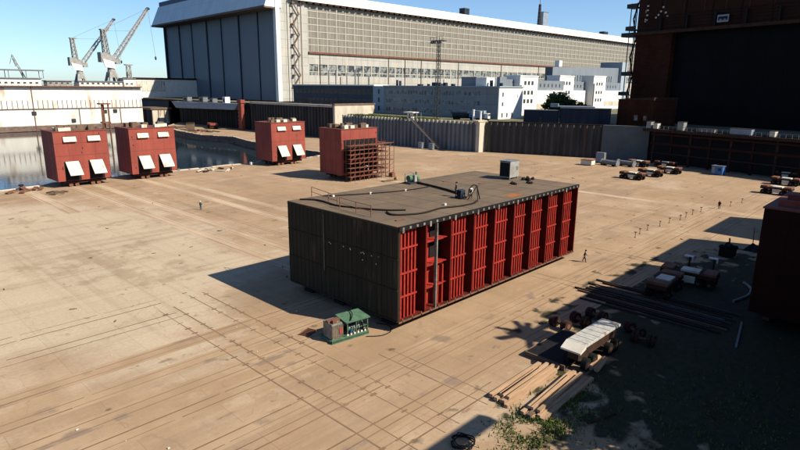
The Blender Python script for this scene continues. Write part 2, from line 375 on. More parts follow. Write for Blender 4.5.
W2 = [(171, 200), (171.2, 164), (173.5, 145), (176.3, 128)]
W3 = [(178.4, 125.6), (185.5, 106), (192.2, 87), (196.8, 73)]
# upper terraces behind the retaining walls
t2 = [(171.7, 199), (171.9, 164), (174.2, 145), (177.2, 128), (179.2, 125.6), (186.3, 106), (193, 87), (197, 74), (201, 72), (192, 30), (180, -30), (1500, -30), (1500, 420), (420, 420), (191, 420), (191, 199)]
b = MB(); b.prism(t2, -4, 10.96); struct(b.build('upper_ground', 'terrace'))
b = MB(); b.prism([(171.7, 206), (190.5, 206), (190.5, 420), (1400, 420), (1400, 800), (205, 800), (171.7, 362)], -4, 14.5)
struct(b.build('hangar_apron', 'terrace'))
b = MB(); b.prism([(-2500, 1400), (5000, 1400), (5000, 1600), (-2500, 1600)], -4, 4); struct(b.build('far_shore', 'leaf'))

# rails in the yard
def strip(name, m, p, q, wd, z):
    p = Vector((*p, z)); q = Vector((*q, z)); n = (q - p).cross(Vector((0, 0, 1))).normalized() * wd / 2
    return MB().add([p - n, q - n, q + n, p + n], [(0, 1, 2, 3)])
beds = MB(); pale_beds = MB(); grooves = MB()
def track(axis, c, a, bb, gauge=1.1, bed=True):
    def pt(l, o): return (c + o, l) if axis == 'y' else (l, c + o)
    L = []
    if bed:
        m = strip('', '', pt(a, 0), pt(bb, 0), gauge + .9, .006 if axis == 'x' else .010); (beds if axis == 'x' else pale_beds).add(m.v, m.f)
    for o in (-gauge / 2, gauge / 2):
        x = a
        while x < bb:
            x2 = min(bb, x + random.uniform(5, 22))
            wd = random.choice((.05, .07, .09, .13))
            m = strip('', '', pt(x, o + random.uniform(-.015, .015)), pt(x2, o), wd, .014 if axis == 'y' else .018); grooves.add(m.v, m.f)
            x = x2 + (random.uniform(0, .8) if random.random() < .5 else 0)
for c in (42.3, 47.2): track('y', c, 57, 147)
for c in (58.2, 63.0): track('y', c, 57, 150)
track('y', 99, 54, 148); track('y', 103.5, 54, 148); track('y', 51.5, 57, 150, .7, False)
track('y', 24.2, 20.5, 58, 1.6, False); track('y', 28.6, 22, 60, 1.6, False); track('y', 33.6, 22, 34, 1.4, False)
for c in (63, 80): track('y', c, 24, 36, 1.4, False)
track('y', 125, 20, 95, 1.5); track('y', 141, 25, 100, 1.5, False); track('y', 112, 30, 60, 1.2, False); track('y', 33, 116, 150, 1.6)
for c in (60.6, 55.5): track('x', c, -40, 24.5, 1.3, False)
for c, e in ((48.4, 90), (44.3, 90), (40.6, 120), (37.4, 29)): track('x', c, -40, e, 1.0)
for c, e in ((32.2, 130), (25.9, 175), (30.2, 175), (23.4, 36)): track('x', c, -10, e, .9, c in (25.9, 32.2))
for c, a in ((63, 78), (72, 80), (52, 78), (84, 100), (95, 60), (78, 80)): track('x', c, a, 168, 1.2, c in (63, 84))
for c_, a_, b2_ in ((24.2, 20.5, 58), (28.6, 22, 60)):
    y = a_
    while y < b2_:
        y += random.uniform(1.0, 2.6)
        for e in (-.8, .8):
            if random.random() < .6:
                m = strip('', '', (c_ + e - .28, y), (c_ + e + .28, y), random.uniform(.1, .3), .022); grooves.add(m.v, m.f)
struct(pale_beds.build('rail_bed', 'rail_bed_pale')); o = struct(beds.build('rail_bed', 'rail_bed')); o = struct(grooves.build('rails', 'rail'))

# ------------------------------------------------------------------ retaining walls
def pile_wall(name, pts, z0, z1, m, label, cap=True, pitch=1.9, depth=.65, jitter=0, cat='wall'):
    t = thing(name, label, cat, (pts[0][0], pts[0][1], 0)); o0 = Vector((pts[0][0], pts[0][1], 0))
    mb = MB(); cb = MB()
    for a, c in zip(pts[:-1], pts[1:]):
        a = Vector((*a, 0)); c = Vector((*c, 0)); d = (c - a); L = d.length; d.normalize(); nr = Vector((-abs(d.y), d.x if d.y > 0 else -d.x, 0))
        nr = d.cross(Vector((0, 0, 1)));
        if nr.x > 0: nr = -nr
        k = max(1, round(L / pitch)); prof = []
        for i in range(k):
            s = L * i / k; w_ = L / k
            prof += [(s, 0), (s + .18 * w_, depth), (s + .55 * w_, depth), (s + .73 * w_, 0)]
        prof.append((L, 0))
        vs_ = []
        for s, e in prof:
            p = a - o0 + d * s + nr * e; vs_ += [(p.x, p.y, z0), (p.x, p.y, z1 + (random.uniform(-jitter, jitter) if jitter else 0))]
        mb.add(vs_, [(2 * i, 2 * i + 2, 2 * i + 3, 2 * i + 1) for i in range(len(prof) - 1)])
        if cap:
            for i in range(k):
                s = L * (i + .18) / k; p = a - o0 + d * s + nr * depth * .5; q = a - o0 + d * (s + .37 * L / k) + nr * depth * .5
                cb.beam(p + Vector((0, 0, z1 - .25)), q + Vector((0, 0, z1 - .25)), depth + .12, .9)
    mb.build('sheet_piling', m, t)
    if cap: cb.build('pile_cap', 'pile_cap', t)
    return t, o0
t, o0 = pile_wall('sheet_pile_wall', [(171, 275), (171, 206)], 0, 14.2, 'sheet_dark', 'tall dark sheet pile wall with a flat mossy capping beam, behind the two middle red blocks', cap=False, pitch=2.4, depth=.9)
MB().box(-1.3, .7, -68.7, 0, 14.2, 15.3).build('capping_beam', 'concrete', t)
# its pale end wall
t = thing('end_wall', 'pale stained concrete end of the tall quay wall, above the grey sheet piles', 'wall', (171, 204.5, 0))
MB().box(-1.0, 24, 0, 1.4, 0, 15.2).build('wall', 'concrete', t)
MB().box(-1.3, 24.3, -.3, 1.44, 15.2, 15.9).build('coping', 'rust_band', t)
t, o0 = pile_wall('sheet_pile_wall', W2, 0, 11.0, 'sheet_grey', 'grey sheet pile wall with pale tooth-like pile tops and a stair across it')
t = thing('wall_pier', 'pale streaked concrete pier at the end of the grey sheet piles', 'pier', (175.6, 126.3, 0))
MB().box(-1.1, 2.4, .3, 1.9, 0, 11.3).build('pier_body', 'concrete', t); MB().box(-2.2, 3.4, .1, 3.4, 11.3, 11.8).build('pier_cap', 'pile_cap', t)
t, o0 = pile_wall('sheet_pile_wall', W3[:3], 0, 11.2, 'sheet_dark', 'dark brownish sheet pile wall right of the concrete pier', cap=False, pitch=2.2, depth=.5, jitter=.06)
MB().beam(Vector((.3, 0, 11.3)), Vector((W3[1][0] - W3[0][0] + .3, W3[1][1] - W3[0][1], 11.3)), .9, .4).beam(Vector((W3[1][0] - W3[0][0] + .3, W3[1][1] - W3[0][1], 11.3)), Vector((W3[2][0] - W3[0][0] + .3, W3[2][1] - W3[0][1], 11.3)), .9, .4).build('capping_beam', 'dark_brown', t)
t = thing('concrete_wall', 'smooth grey concrete wall between the dark sheet piles and the brick hall', 'wall', (192.2, 87, 0))
MB().prism([(-.6, 0), (4.0, -14.2), (5.2, -14), (.8, .3)], 0, 11.5).build('wall', 'grey_conc', t)

# stair on the grey wall
t = thing('wall_stair', 'rusty steel stair running diagonally down the grey sheet pile wall', 'stair', (170.2, 157, 0))
st = MB()
for e in (0, 1.1): st.beam((-e, 0, 11.3), (-e + 1.5, -14.5, .1), .14, .35)
st.build('stringer', 'steel_grey', t)
tr = MB()
for i in range(24): f = (i + .5) / 24; tr.box(-1.05 + 1.5 * f, -.05 + 1.5 * f, -14.5 * f - .14, -14.5 * f + .14, 11.3 - 11.2 * f, 11.36 - 11.2 * f)
tr.build('treads', 'steel_grey', t)
hr = MB(); hr.beam((-1.15, 0, 12.3), (.35, -14.5, 1.1), .07)
for i in range(9): f = i / 8; hr.beam((-1.15 + 1.5 * f, -14.5 * f, 11.2 - 11.1 * f), (-1.15 + 1.5 * f, -14.5 * f, 12.3 - 11.2 * f), .06)
hr.build('handrail', 'rust', t)
for x, y, lb in ((168.4, 150.2, 'grey metal cabinet at the foot of the grey wall, left of the other cabinet'), (168.4, 144.6, 'grey metal cabinet at the foot of the grey wall, nearer the stair foot')):
    t = thing('wall_cabinet', lb, 'cabinet', (x, y, 0), group='cabinets at the foot of the grey wall')
    MB().box(-.6, .6, -1, 1, .15, 2.4).build('body', 'steel_grey', t, bevel=.04); MB().box(-.66, -.602, -.85, -.05, .3, 2.25).box(-.66, -.602, .05, .85, .3, 2.25).parts('door', 'pontoon', t)
    MB().box(-.7, .7, -1.1, 1.1, 2.4, 2.52).build('lid', 'steel_grey', t)

# ------------------------------------------------------------------ main ship block
BX, BY = 37.45, 36.01; BL, BW, Z0, Z1 = 35.82, 17.78, 1.04, 10.69
blk = thing('ship_block', 'huge boxy ship hull section with dark green end and open red framed side', 'ship section', (BX, BY, 0))
D = 1.35
mb = MB(); mb.box(0, BL, 0, BW, Z1 - .10, Z1); dk = mb.build('deck_plate', 'deck', blk)
seam = MB()
for i in range(1, 9): seam.box(i * 3.98 - .03, i * 3.98 + .03, .2, BW - .2, Z1, Z1 + .012)
for j in range(1, 6): seam.box(.2, BL - .2, j * 3 - .03, j * 3 + .03, Z1 + .003, Z1 + .017)
seam.build('weld_seams', mat('deck_seam', (.145, .105, .07), .8), dk)
poly = [(22.2 + 2.1 * cos(a) * random.uniform(.6, 1.15), 1.6 + .75 * sin(a) * random.uniform(.6, 1.15)) for a in [i * 2 * pi / 14 for i in range(14)]]
MB().add([(x, y, Z1 + .022) for x, y in poly], [tuple(range(14))]).build('rust_patch', 'orange_rust', dk)
# side plating (short dark green face) with ribs
mb = MB(); mb.box(0, .1, D, BW, Z0, Z1 - .1)
k = 24
for i in range(k + 1):
    y = .05 + i * (BW - .1) / k
    mb.box(-.03, 0, y - .02, y + .02, Z0, Z1 - .12)
mb.box(0, .1, 0, D, Z0, Z1 - .1)
sp = mb.build('side_plating', 'dark_green', blk)
mb = MB()
for z in (Z0 + .05, 4.3, 7.45, Z1 - .22): mb.box(-.09, -.02, 0, BW, z, z + .07)
mb.build('side_stringers', 'dark_green', sp)
MB().cyl((-.14, 11.1, 3.9), (-.14, 11.1, Z1 - .5), .035, 6).build('drain_pipe', 'edge_grey', sp)
b_ = MB()
for q in range(13):
    y = 2.2 + random.random() * 8; z = random.choice((7.1, 7.2, 6.4)); b_.box(-.13, -.105, y, y + .12, z, z + .09)
b_.build('chalk_marks', 'cream', sp)
MB().box(BL - .1, BL, 0, BW, Z0, Z1 - .1).box(.1, BL - .1, BW - .1, BW, Z0, Z1 - .1).build('hidden_plating', 'dark_green', blk)
MB().box(0, BL, -.1, BW, Z0 - .08, Z0).build('bottom_plate', 'dark_brown', blk)
bay = BL / 9
for j in range(9):
    if j == 1: MB().box(bay + .05, 2 * bay - .9, D, D + .06, Z0, Z1 - .1).build('longitudinal_bulkhead', 'deep_red', blk)
    else: MB().box(j * bay + (.05 if j else .1), j * bay + 2.95, D, D + .06, Z0, Z1 - .1).box(j * bay + 2.91, j * bay + 2.99, D - .35, D + .3, Z0, Z1 - .1).build('longitudinal_bulkhead', 'deep_red', blk)
MB().box(.1, BL - .1, 4.6, 4.66, Z0, Z1 - .1).build('inner_bulkhead', 'web_shade', blk)
MB().box(.1, BL - .1, .2, 4.6, Z0, Z0 + .05).build('tank_bottom', 'web_shade', blk)
for i in range(10):
    x = min(max(i * bay, .06), BL - .1) if i else .16
    MB().box(x - .05, x + .05, .02, 4.6, Z0, Z1 - .1).box(x - .09, x + .09, -.04, .02, Z0, Z1 - .12).build('web_frame', 'web_shade' if 0 < i else 'dark_brown', blk)
for i, z in enumerate((3.35, 5.75, 8.3)):
    mb = MB()
    for j in range(9):
        if j == 1 and i == 1: pass
        x0 = j * bay + .17; x1 = (j + 1) * bay - .17
        dd = .9 if j != 1 else .5
        mb = MB().box(x0, x1 - (.75 if j != 1 else 0), .35, D, z, z + .07).box(x0, x1 - .75, .30, .35, z - .06, z + .13); mb.build('stringer', 'deep_red', blk)
for j in range(9):
    cnt = 6 if j != 1 else 3
    for s in range(cnt):
        if j == 1: x = bay + (.55, 2.5, 3.25)[s]
        else: x = j * bay + .34 + s * (.50 if j != 1 else .6)
        z1 = Z1 - .35 if j != 1 or s == 0 else 5.4
        MB().box(x - .035, x + .035, .47, D, Z0, z1).box(x - .10, x + .10, .40, .47, Z0, z1).build('stiffener', 'deep_red', blk)
MB().box(bay * 1.42, bay * 1.42 + .16, -.02, .3, Z0, Z1 - .12).build('pillar', 'edge_grey', blk)
MB().box(bay * 1.5, bay * 2 - .2, D - .12, D - .01, 6.2, 9.6).build('access_opening', 'black', blk)
MB().box(4 * bay + 1.2, 4 * bay + 1.9, D - .1, D - .01, 5.95, 7.6).build('access_opening', 'black', blk)
MB().box(7 * bay + .6, 7 * bay + 1.3, D - .1, D - .01, 6.9, 8.1).build('access_opening', 'black', blk)
mb = MB(); mb.box(0, BL, -.14, 0, Z1 - .42, Z1 + .03); mb.build('deck_edge', 'black', blk)
mb = MB()
for i in range(36):
    x = .5 + i * .99
    h = .62 if i % 4 == 0 else .34
    mb.box(x - .13, x + .13, -.19, -.145, Z1 - h, Z1 - .1)
mb.parts('edge_bracket', 'edge_grey', blk)
mb = MB()
for i in range(26): mb.box(.5 + i * 1.38, .62 + i * 1.38, -.16, -.1, Z0 - .1, Z0 + .3)
mb.box(0, BL, -.16, -.101, Z0 - .1, Z0 + .06)
mb.build('lower_edge', 'rust', blk)

# supports under the block
sup = thing('block_support', 'low black steel support under the near corner of the big ship block', 'support', (39.5, 38.4, 0), group='supports under the ship block')
MB().box(-1.2, 1.2, -.8, .8, 0, .35).box(-.9, .9, -.6, .6, .35, .8).build('base', 'black', sup); MB().box(-1.1, 1.1, -.7, .7, .8, .94).build('pad', 'dark_brown', sup)
for x, y, lb in ((44, 38, 'low black support under the red side, next to the corner one'), (52, 38, 'low black steel support under the red side of the ship block, third from the corner'), (60, 38, 'low black steel support under the red side of the ship block, fourth from the corner'), (68, 38, 'low black steel support under the red side of the ship block, farthest from the corner'), (39.5, 46, 'low black steel support under the dark green side, at its middle'), (39.5, 51.5, 'low black steel support under the dark green side, at its far end')):
    dup(sup, (x, y, 0), None, lb)

def at(o, p): return (p[0], p[1], p[2])
# deck railings
def railing(name, pts, label, h=1.15, m='rust', loc=None, grp='railings on the ship block deck'):
    o = Vector(pts[0]); t = thing(name, label, 'railing', tuple(o), group=grp); r = MB(); p_ = MB()
    P = [Vector(p) - o for p in pts]
    for p in P: p_.beam(p, p + Vector((0, 0, h)), .07)
    for a, b in zip(P[:-1], P[1:]):
        for z in (h, h * .5): r.beam(a + Vector((0, 0, z)), b + Vector((0, 0, z)), .05)
    p_.parts('post', m, t); r.build('rails', m, t); return t
railing('deck_railing', [(41.1, 54.0, Z1), (40.1, 49.6, Z1), (39.7, 47.6, Z1)], 'rusty handrail on the far left corner of the ship block deck')
railing('deck_railing', [(39.2, 46.6, Z1), (38.8, 43.5, Z1), (38.6, 41.0, Z1)], 'rusty handrail on the ship block deck, the one nearer the red framed side')
def smooth(pts, n=6):
    out = []; P = [Vector(p) for p in pts]
    for i in range(len(P) - 1):
        a = P[max(i - 1, 0)]; b = P[i]; c = P[i + 1]; d = P[min(i + 2, len(P) - 1)]
        for j in range(n):
            t = j / n; out.append(.5 * ((2 * b) + (c - a) * t + (2 * a - 5 * b + 4 * c - d) * t * t + (3 * b - a - 3 * c + d) * t ** 3))
    out.append(P[-1]); return out
def hose(pts, r, label, z=Z1, m='hose', name='hose', cat='hose'):
    o = Vector((pts[0][0], pts[0][1], z)); P = [Vector((x, y, z + r + .02)) - o for x, y in pts]
    ob = MB().tube(smooth(P), r).build(name, m, loc=tuple(o)); return tag(ob, label, cat)
hose([(38.7, 53.1), (39.9, 51.2), (39.5, 47.7), (40, 45.8), (40.8, 43.5), (42, 41.7), (43.3, 40.6)], .09, 'black hose curving along the left edge of the deck behind the handrails')
hose([(41.2, 41.4), (40.6, 40.0), (41.9, 38.9), (43.8, 38.3), (46.8, 38.6), (49.1, 37.9), (51.6, 37.8), (52.9, 38.4)], .09, 'black hose hooking round the near part of the deck towards the welding set')
hose([(42, 53), (43.6, 52), (47.3, 50.3), (52, 48.8), (56.3, 48.6)], .07, 'thin black cable along the far side of the deck with white lamps on it')
hose([(57.3, 51.6), (56.5, 47.5), (55.4, 43.8), (54.5, 41.4)], .14, 'thick black hose between the green pump and the welding set')
for p, lb in (((42.9, 52.2), 'small white lamp box on the thin deck cable, leftmost'), ((47.3, 50.4), 'small white lamp box on the thin deck cable, middle one'), ((52, 48.9), 'small white lamp box on the thin deck cable, nearest the green pump'), ((48.6, 39.6), 'small white lamp box lying on the deck beyond the hooked hose')):
    t = thing('lamp_box', lb, 'lamp', (p[0], p[1], Z1), group='white lamp boxes on the deck'); MB().box(-.15, .15, -.15, .15, 0, .22).build('housing', 'cream', t); MB().beam((-.12, 0, .22), (.12, 0, .32), .04).build('handle', 'steel_grey', t)

# equipment cabinet on the deck
t = thing('power_cabinet', 'light grey metal cabinet with black front on the far part of the ship block deck', 'cabinet', (70.6, 45.6, Z1), R(4))
MB().box(-1.3, 1.3, -.85, .85, .25, 2.6).build('body', 'crane_grey', t, bevel=.04)
MB().box(-1.38, -1.305, -.75, .75, .45, 2.4).build('black_front', 'black', t)
f = MB()
for sx in (-1.1, 1.1):
    for sy in (-.7, .7): f.box(sx - .1, sx + .1, sy - .1, sy + .1, 0, .25)
f.parts('foot', 'steel_grey', t); MB().box(-1.36, 1.36, -.9, .9, 2.6, 2.68).build('lid', 'steel_grey', t)
MB().box(.5, 1.0, -.89, -.852, 1.3, 1.8).build('vent', 'steel_grey', t)
# green pump
t = thing('green_pump', 'green pump unit with pipes and dark motor on the far edge of the deck', 'pump', (57.0, 52.3, Z1))
MB().box(-1.1, 1.1, -.7, .7, 0, .2).build('skid', 'dark_steel', t)
MB().cyl((-.8, 0, .75), (.5, 0, .75), .42, 12).build('motor', 'green', t)
MB().cyl((.6, 0, .6), (.95, 0, .6), .55, 14).cyl((.8, 0, .9), (.8, 0, 1.5), .14).build('pump_casing', 'green', t)
MB().tube([(-.9, .5, .2), (-.9, .5, 1.3), (0, .5, 1.5), (.8, .5, 1.3), (.8, .5, .2)], .06).build('guard_frame', 'steel_grey', t)
MB().box(-.2, .3, -.65, -.35, .3, 1.2).build('control_box', 'crane_grey', t)
# welding set
t = thing('welding_set', 'dark blue welding power set on a small skid beside the two deck workers', 'welding set', (53.2, 40.9, Z1))
MB().box(-.6, .6, -.45, .45, .12, .2).build('skid', 'black', t); MB().box(-.42, .42, -.32, .32, .2, 1.05).build('housing', 'navy', t, bevel=.04)
MB().box(-.47, -.425, -.25, .25, .4, .95).build('front_panel', 'black', t)
MB().tube([(-.4, .0, 1.05), (-.4, 0, 1.25), (.4, 0, 1.25), (.4, 0, 1.05)], .035).build('handle', 'steel_grey', t)
for s in (-.4, .4): MB().cyl((s, -.5, .14), (s, -.42, .14), .14).cyl((s, .42, .14), (s, .5, .14), .14).parts('wheel', 'rubber', t)
t = thing('cable_tripod', 'black tripod frame with drooping cable at the right of the workers on the deck', 'tripod', (53.6, 38.9, Z1))
MB().beam((0, 0, 1.7), (-.5, .9, 0), .09).beam((0, 0, 1.7), (-.7, -.7, 0), .09).beam((0, 0, 1.7), (.8, .1, 0), .09).parts('leg', 'black', t)
MB().tube(smooth([(0, 0, 1.7), (-.1, .5, 1.75), (-.25, .9, 1.2), (-.2, 1.1, .3)]), .06).build('cable', 'black', t)
for i, (x, y, lb) in enumerate(((71.3, 43, 'dark coil of chain on the deck just right of the grey cabinet'), (68.7, 40.8, 'small dark heap of fittings near the right edge of the deck'), (66.8, 42.2, 'small dark heap of fittings in the middle right of the deck'))):
    mb = MB()
    for q in range(9 if i == 0 else 5):
        a = random.random() * 6.28; r_ = random.random() * (.9 if i == 0 else .6); mb.blob((r_ * cos(a), r_ * sin(a), .12), (.3, .26, .17 if i else .3))
    tag(mb.build('chain_heap', 'black', loc=(x, y, Z1)), lb, 'chain', 'heaps of fittings on the deck')
for x, y, lb in ((39.6, 37.9, 'dark red offcut plate near the front corner of the deck'), (63.8, 45.5, 'thin brown plank lying on the far half of the deck'), (61.5, 50, 'thin brown plank lying close to the far edge of the deck')):
    tag(MB().beam((-.5, .1, .05), (.6, -.1, .05), .3, .08).build('deck_plank', 'rust', loc=(x, y, Z1)), lb, 'plank', 'offcuts on the deck')

# ------------------------------------------------------------------ people
def person(loc, rz, label, pose='stand', top='cloth_dark', legs='cloth_dark', hat='helmet', hold=None):
    t_ = {'stand': dict(hip=(0, 0, .93), chest=(0, .02, 1.33), neck=(0, .03, 1.5), head=(0, .05, 1.66)),
          'bend': dict(hip=(0, -.15, .88), chest=(0, .25, 1.12), neck=(0, .4, 1.17), head=(0, .52, 1.2)),
          'walk': dict(hip=(0, 0, .91), chest=(0, .05, 1.31), neck=(0, .08, 1.48), head=(0, .11, 1.64))}[pose]
    V = []; Ed = []; Rr = []
    def v(p, r, link=None):
        V.append(p); Rr.append(r * (1.2 if r > .04 else 1)); i = len(V) - 1
        if link is not None: Ed.append((link, i))
        return i
    hip = v(t_['hip'], .15); mid = v(tuple((Vector(t_['hip']) + Vector(t_['chest'])) / 2), .14, hip); ch = v(t_['chest'], .165, mid)
    nk = v(t_['neck'], .065, ch); hd = v(t_['head'], .095, nk); H = Vector(t_['head']); N = (H - Vector(t_['neck'])).normalized(); v(tuple(H + N * .09), .085, hd)
    sw = .22 if pose == 'walk' else .02
    for s in (-1, 1):
        a = v((s * .1, t_['hip'][1], t_['hip'][2] - .1), .095, hip)
        k = v((s * .12, .04 + s * sw * .6, .5), .065, a); f = v((s * .13, s * sw - .02, .09), .045, k); v((s * .14, s * sw + .14, .05), .042, f)
        C = Vector(t_['chest']); sh = v((s * .2, C.y, C.z + .08), .06, ch)
        if pose == 'bend': el = v((s * .24, C.y + .12, C.z - .25), .045, sh); ha = v((s * .15, C.y + .3, C.z - .42), .035, el)
        else: el = v((s * .27, C.y - .02 - s * sw * .5, C.z - .22), .045, sh); ha = v((s * .25, C.y + .14 - s * sw, C.z - .42), .035, el)
        hp = Vector(V[ha]); hdx = (hp - Vector(V[el])).normalized(); pal = v(tuple(hp + hdx * .07), .032, ha)
        for q, ln in enumerate((.06, .075, .07, .055)): v(tuple(hp + hdx * (.09 + ln) + Vector((0, (q - 1.5) * .02, -.01 * q))), .009, pal)
        v(tuple(hp + hdx * .08 + Vector((-s * .05, .03, 0))), .010, ha)
    me = bpy.data.meshes.new('person'); me.from_pydata(V, Ed, [])
    o = bpy.data.objects.new('person', me); COL.objects.link(o)
    sk = o.modifiers.new('skin', 'SKIN'); o.modifiers.new('sub', 'SUBSURF').levels = 1
    for i, d in enumerate(me.skin_vertices[0].data): d.radius = (Rr[i], Rr[i] * (.8 if i in (0, 1, 2) else 1)); d.use_root = (i == 0)
    dg = bpy.context.evaluated_depsgraph_get(); dg.update(); m2 = bpy.data.meshes.new_from_object(o.evaluated_get(dg)); o.modifiers.clear(); o.data = m2
    m2.materials.clear()
    for k in (top, legs, 'skin', 'rubber'): m2.materials.append(M[k])
    hz = t_['hip'][2] + .04; Nk = Vector(t_['neck'])
    for p in m2.polygons:
        c = p.center; mi = 0
        if (c - H).length < .2: mi = 2
        elif abs(c.x) > .12 and any((c - Vector(V[i])).length < .1 for i in range(len(V)) if Rr[i] < .036 and Rr[i] > .02): mi = 2
        elif c.z < .12: mi = 3
        elif c.z < hz and abs(c.x) < .24 and (pose != 'bend' or c.y < .2): mi = 1
        p.material_index = mi; p.use_smooth = True
    hm = MB(); hm.blob(tuple(H + N * .07), (.135, .145, .11), 12, 0).build('helmet', hat, o)
    fc = MB(); fwd_ = Vector((0, 1, 0)) if pose != 'bend' else Vector((0, .3, -1)).normalized()
    fc.blob(tuple(H + fwd_ * .1), (.018, .03, .03), 6, 0); fc.build('nose', 'skin', o)
    ey = MB(); [ey.blob(tuple(H + fwd_ * .088 + Vector((s * .035, 0, .025))), .013, 6, 0) for s in (-1, 1)]; ey.build('eyes', 'black', o)
    o.location = loc; o.rotation_euler = (0, 0, rz); o['label'] = label; o['category'] = 'person'
    return o
person((72.8, 34.0, 0), R(200), 'person in dark clothes standing on the concrete right of the big ship block', 'walk', hat='cloth_dark')
person((51.2, 102.4, 0), R(120), 'person in teal workwear standing alone on the left part of the yard', 'stand', 'cloth_teal', 'cloth_teal')
person((127.0, 31.6, 0), R(90), 'person in dark clothes beside the row of low barrier posts at the right', 'stand', 'dark_brown', 'cloth_dark', 'helmet_orange')
person((53.6, 42.0, Z1), R(210), 'person in dark clothes standing upright on the ship block deck', 'stand', 'cloth_dark', 'cloth_dark', 'cloth_dark')
person((54.2, 40.2, Z1), R(120), 'person in white jacket and dark trousers bending over on the ship block deck', 'bend', 'cloth_white', 'cloth_dark', 'helmet')

# ------------------------------------------------------------------ red blocks by the quay
def red_block(loc, label, w=11.6, d=8.8, z1=12.8, hatches=True, rz=0, paint='block_red'):
    t = thing('red_ship_block', label, 'ship section', loc, rz, 'red ship blocks standing in the yard')
    z0 = 1.5
    body = MB().box(0, w, 0, d, z0, z1).build('hull', paint, t)
    sm = MB()
    for z in (z0 + 2.9, z0 + 5.8, z0 + 8.7): sm.box(0, w, -.035, 0, z, z + .07); sm.box(-.035, 0, 0, d, z, z + .07)
    for q in (1, 2, 3): sm.box(w * q / 4 - .03, w * q / 4 + .03, -.02, 0, z0, z1); sm.box(-.02, 0, d * q / 4 - .03, d * q / 4 + .03, z0, z1)
    sm.build('weld_seams', 'scaf_red' if paint != 'shaded_red' else 'shaded_red', body)
    lg = MB()
    for q in range(6): x = random.uniform(.3, w - .5); z = random.uniform(z0 + .3, z1 - .5); lg.box(x, x + .12, -.2, 0, z, z + .25)
    lg.parts('lifting_lug', 'scaf_red' if paint != 'shaded_red' else 'shaded_red', t)
    mb = MB(); mb.box(-.12, w + .12, -.12, d + .12, z1, z1 + .16)
    mb.build('top_rim', 'scaf_red', t)
    pj = MB()
    for q in range(9):
        x = random.uniform(.8, w - 2); y = random.uniform(.6, d - 2); h = random.uniform(.4, 1.3)
        pj.box(x, x + random.uniform(.6, 2.2), y, y + random.uniform(.5, 1.5), z1 + .16, z1 + .16 + h)
    pj.cyl((2, 2, z1), (2, 2, z1 + 1.5), .5, 10).cyl((w - 3, 3.2, z1 + .8), (w - 1, 3.6, z1 + .8), .4, 8).parts('deck_fitting', 'brown', t)
    pj = MB()
    for q in range(4):
        x = random.uniform(.8, w - 2); y = random.uniform(.3, 2.5); pj.box(x, x + 1.3, y, y + 1.1, z1 + .16, z1 + .9)
    pj.parts('deck_box', 'cream', t)
    if hatches:
        for x in (.17, .62):
            x0 = w * x; x1 = x0 + w * .235
            f = MB().box(x0 - .1, x1 + .1, -.10, 0, z1 - 2.35, z1 - 1.0).build('vent_frame', 'dark_brown', t)
            MB().hexa([(x0, -.55, z1 - 2.25), (x1, -.55, z1 - 2.25), (x1, -.12, z1 - 2.2), (x0, -.12, z1 - 2.2)], [(x0, -.14, z1 - 1.1), (x1, -.14, z1 - 1.1), (x1, -.11, z1 - 1.1), (x0, -.11, z1 - 1.1)]).build('vent_louvre', 'cream', f)
            h0 = z0 + 1.1; h1 = z0 + 4.5
            f = MB().box(x0 - .35, x1 + .25, -.06, 0, z0 + .1, h1).build('opening', 'black', t)
            MB().hexa([(x0 + .25, -1.75, h0 + .3), (x1 + .35, -1.75, h0 + .3), (x1 + .35, -1.67, h0 + .25), (x0 + .25, -1.67, h0 + .25)], [(x0 - .1, -.22, h1), (x1, -.22, h1), (x1, -.08, h1), (x0 - .1, -.08, h1)]).build('open_hatch_cover', 'cream', f)
    c = MB().box(1.5, w - 1.0, .6, 2.2, .8, 1.3).box(1.5, w - 1, d - 2.2, d - .6, .8, 1.3).box(2.5, w - 3, 1.2, d - 1.2, 1.3, 1.5).build('carriage', 'dark_brown', t)
    for x in (3.4, 8.2):
        for y in (.9, d - 1.3):
            for q in (-.65, .65): MB().cyl((x + q, y - .28, .45), (x + q, y + .28, .45), .45, 12).build('wheel', 'rust', c)
    if hatches: MB().box(w - .1, w + .5, -.3, -.12, z0, z0 + .4).build('tow_bracket', 'steel_grey', t)
    return t
red_block((39.2, 146.6, 0), 'red ship block with white hatch flaps, nearest the left edge of the photo')
red_block((56.0, 146.8, 0), 'red ship block with white hatch flaps, second from the left, by the water')
red_block((96.3, 145.2, 0), 'red ship block with white hatch flaps, standing by the water left of the scaffolded one', w=12.2)
b4 = red_block((93.4, 110, 0), 'red ship block wrapped in scaffolding, without white flaps', w=12.4, z1=13.0, hatches=False)
o = MB()
for x0, x1, z0_, z1_ in ((.7, 11.9, 8.0, 10.4), (.7, 11.9, 5.2, 7.6), (.7, 12.0, 2.0, 4.8)): o.box(x0, x1, -.05, 0, z0_, z1_)
o.build('open_deck_bays', 'black', b4)
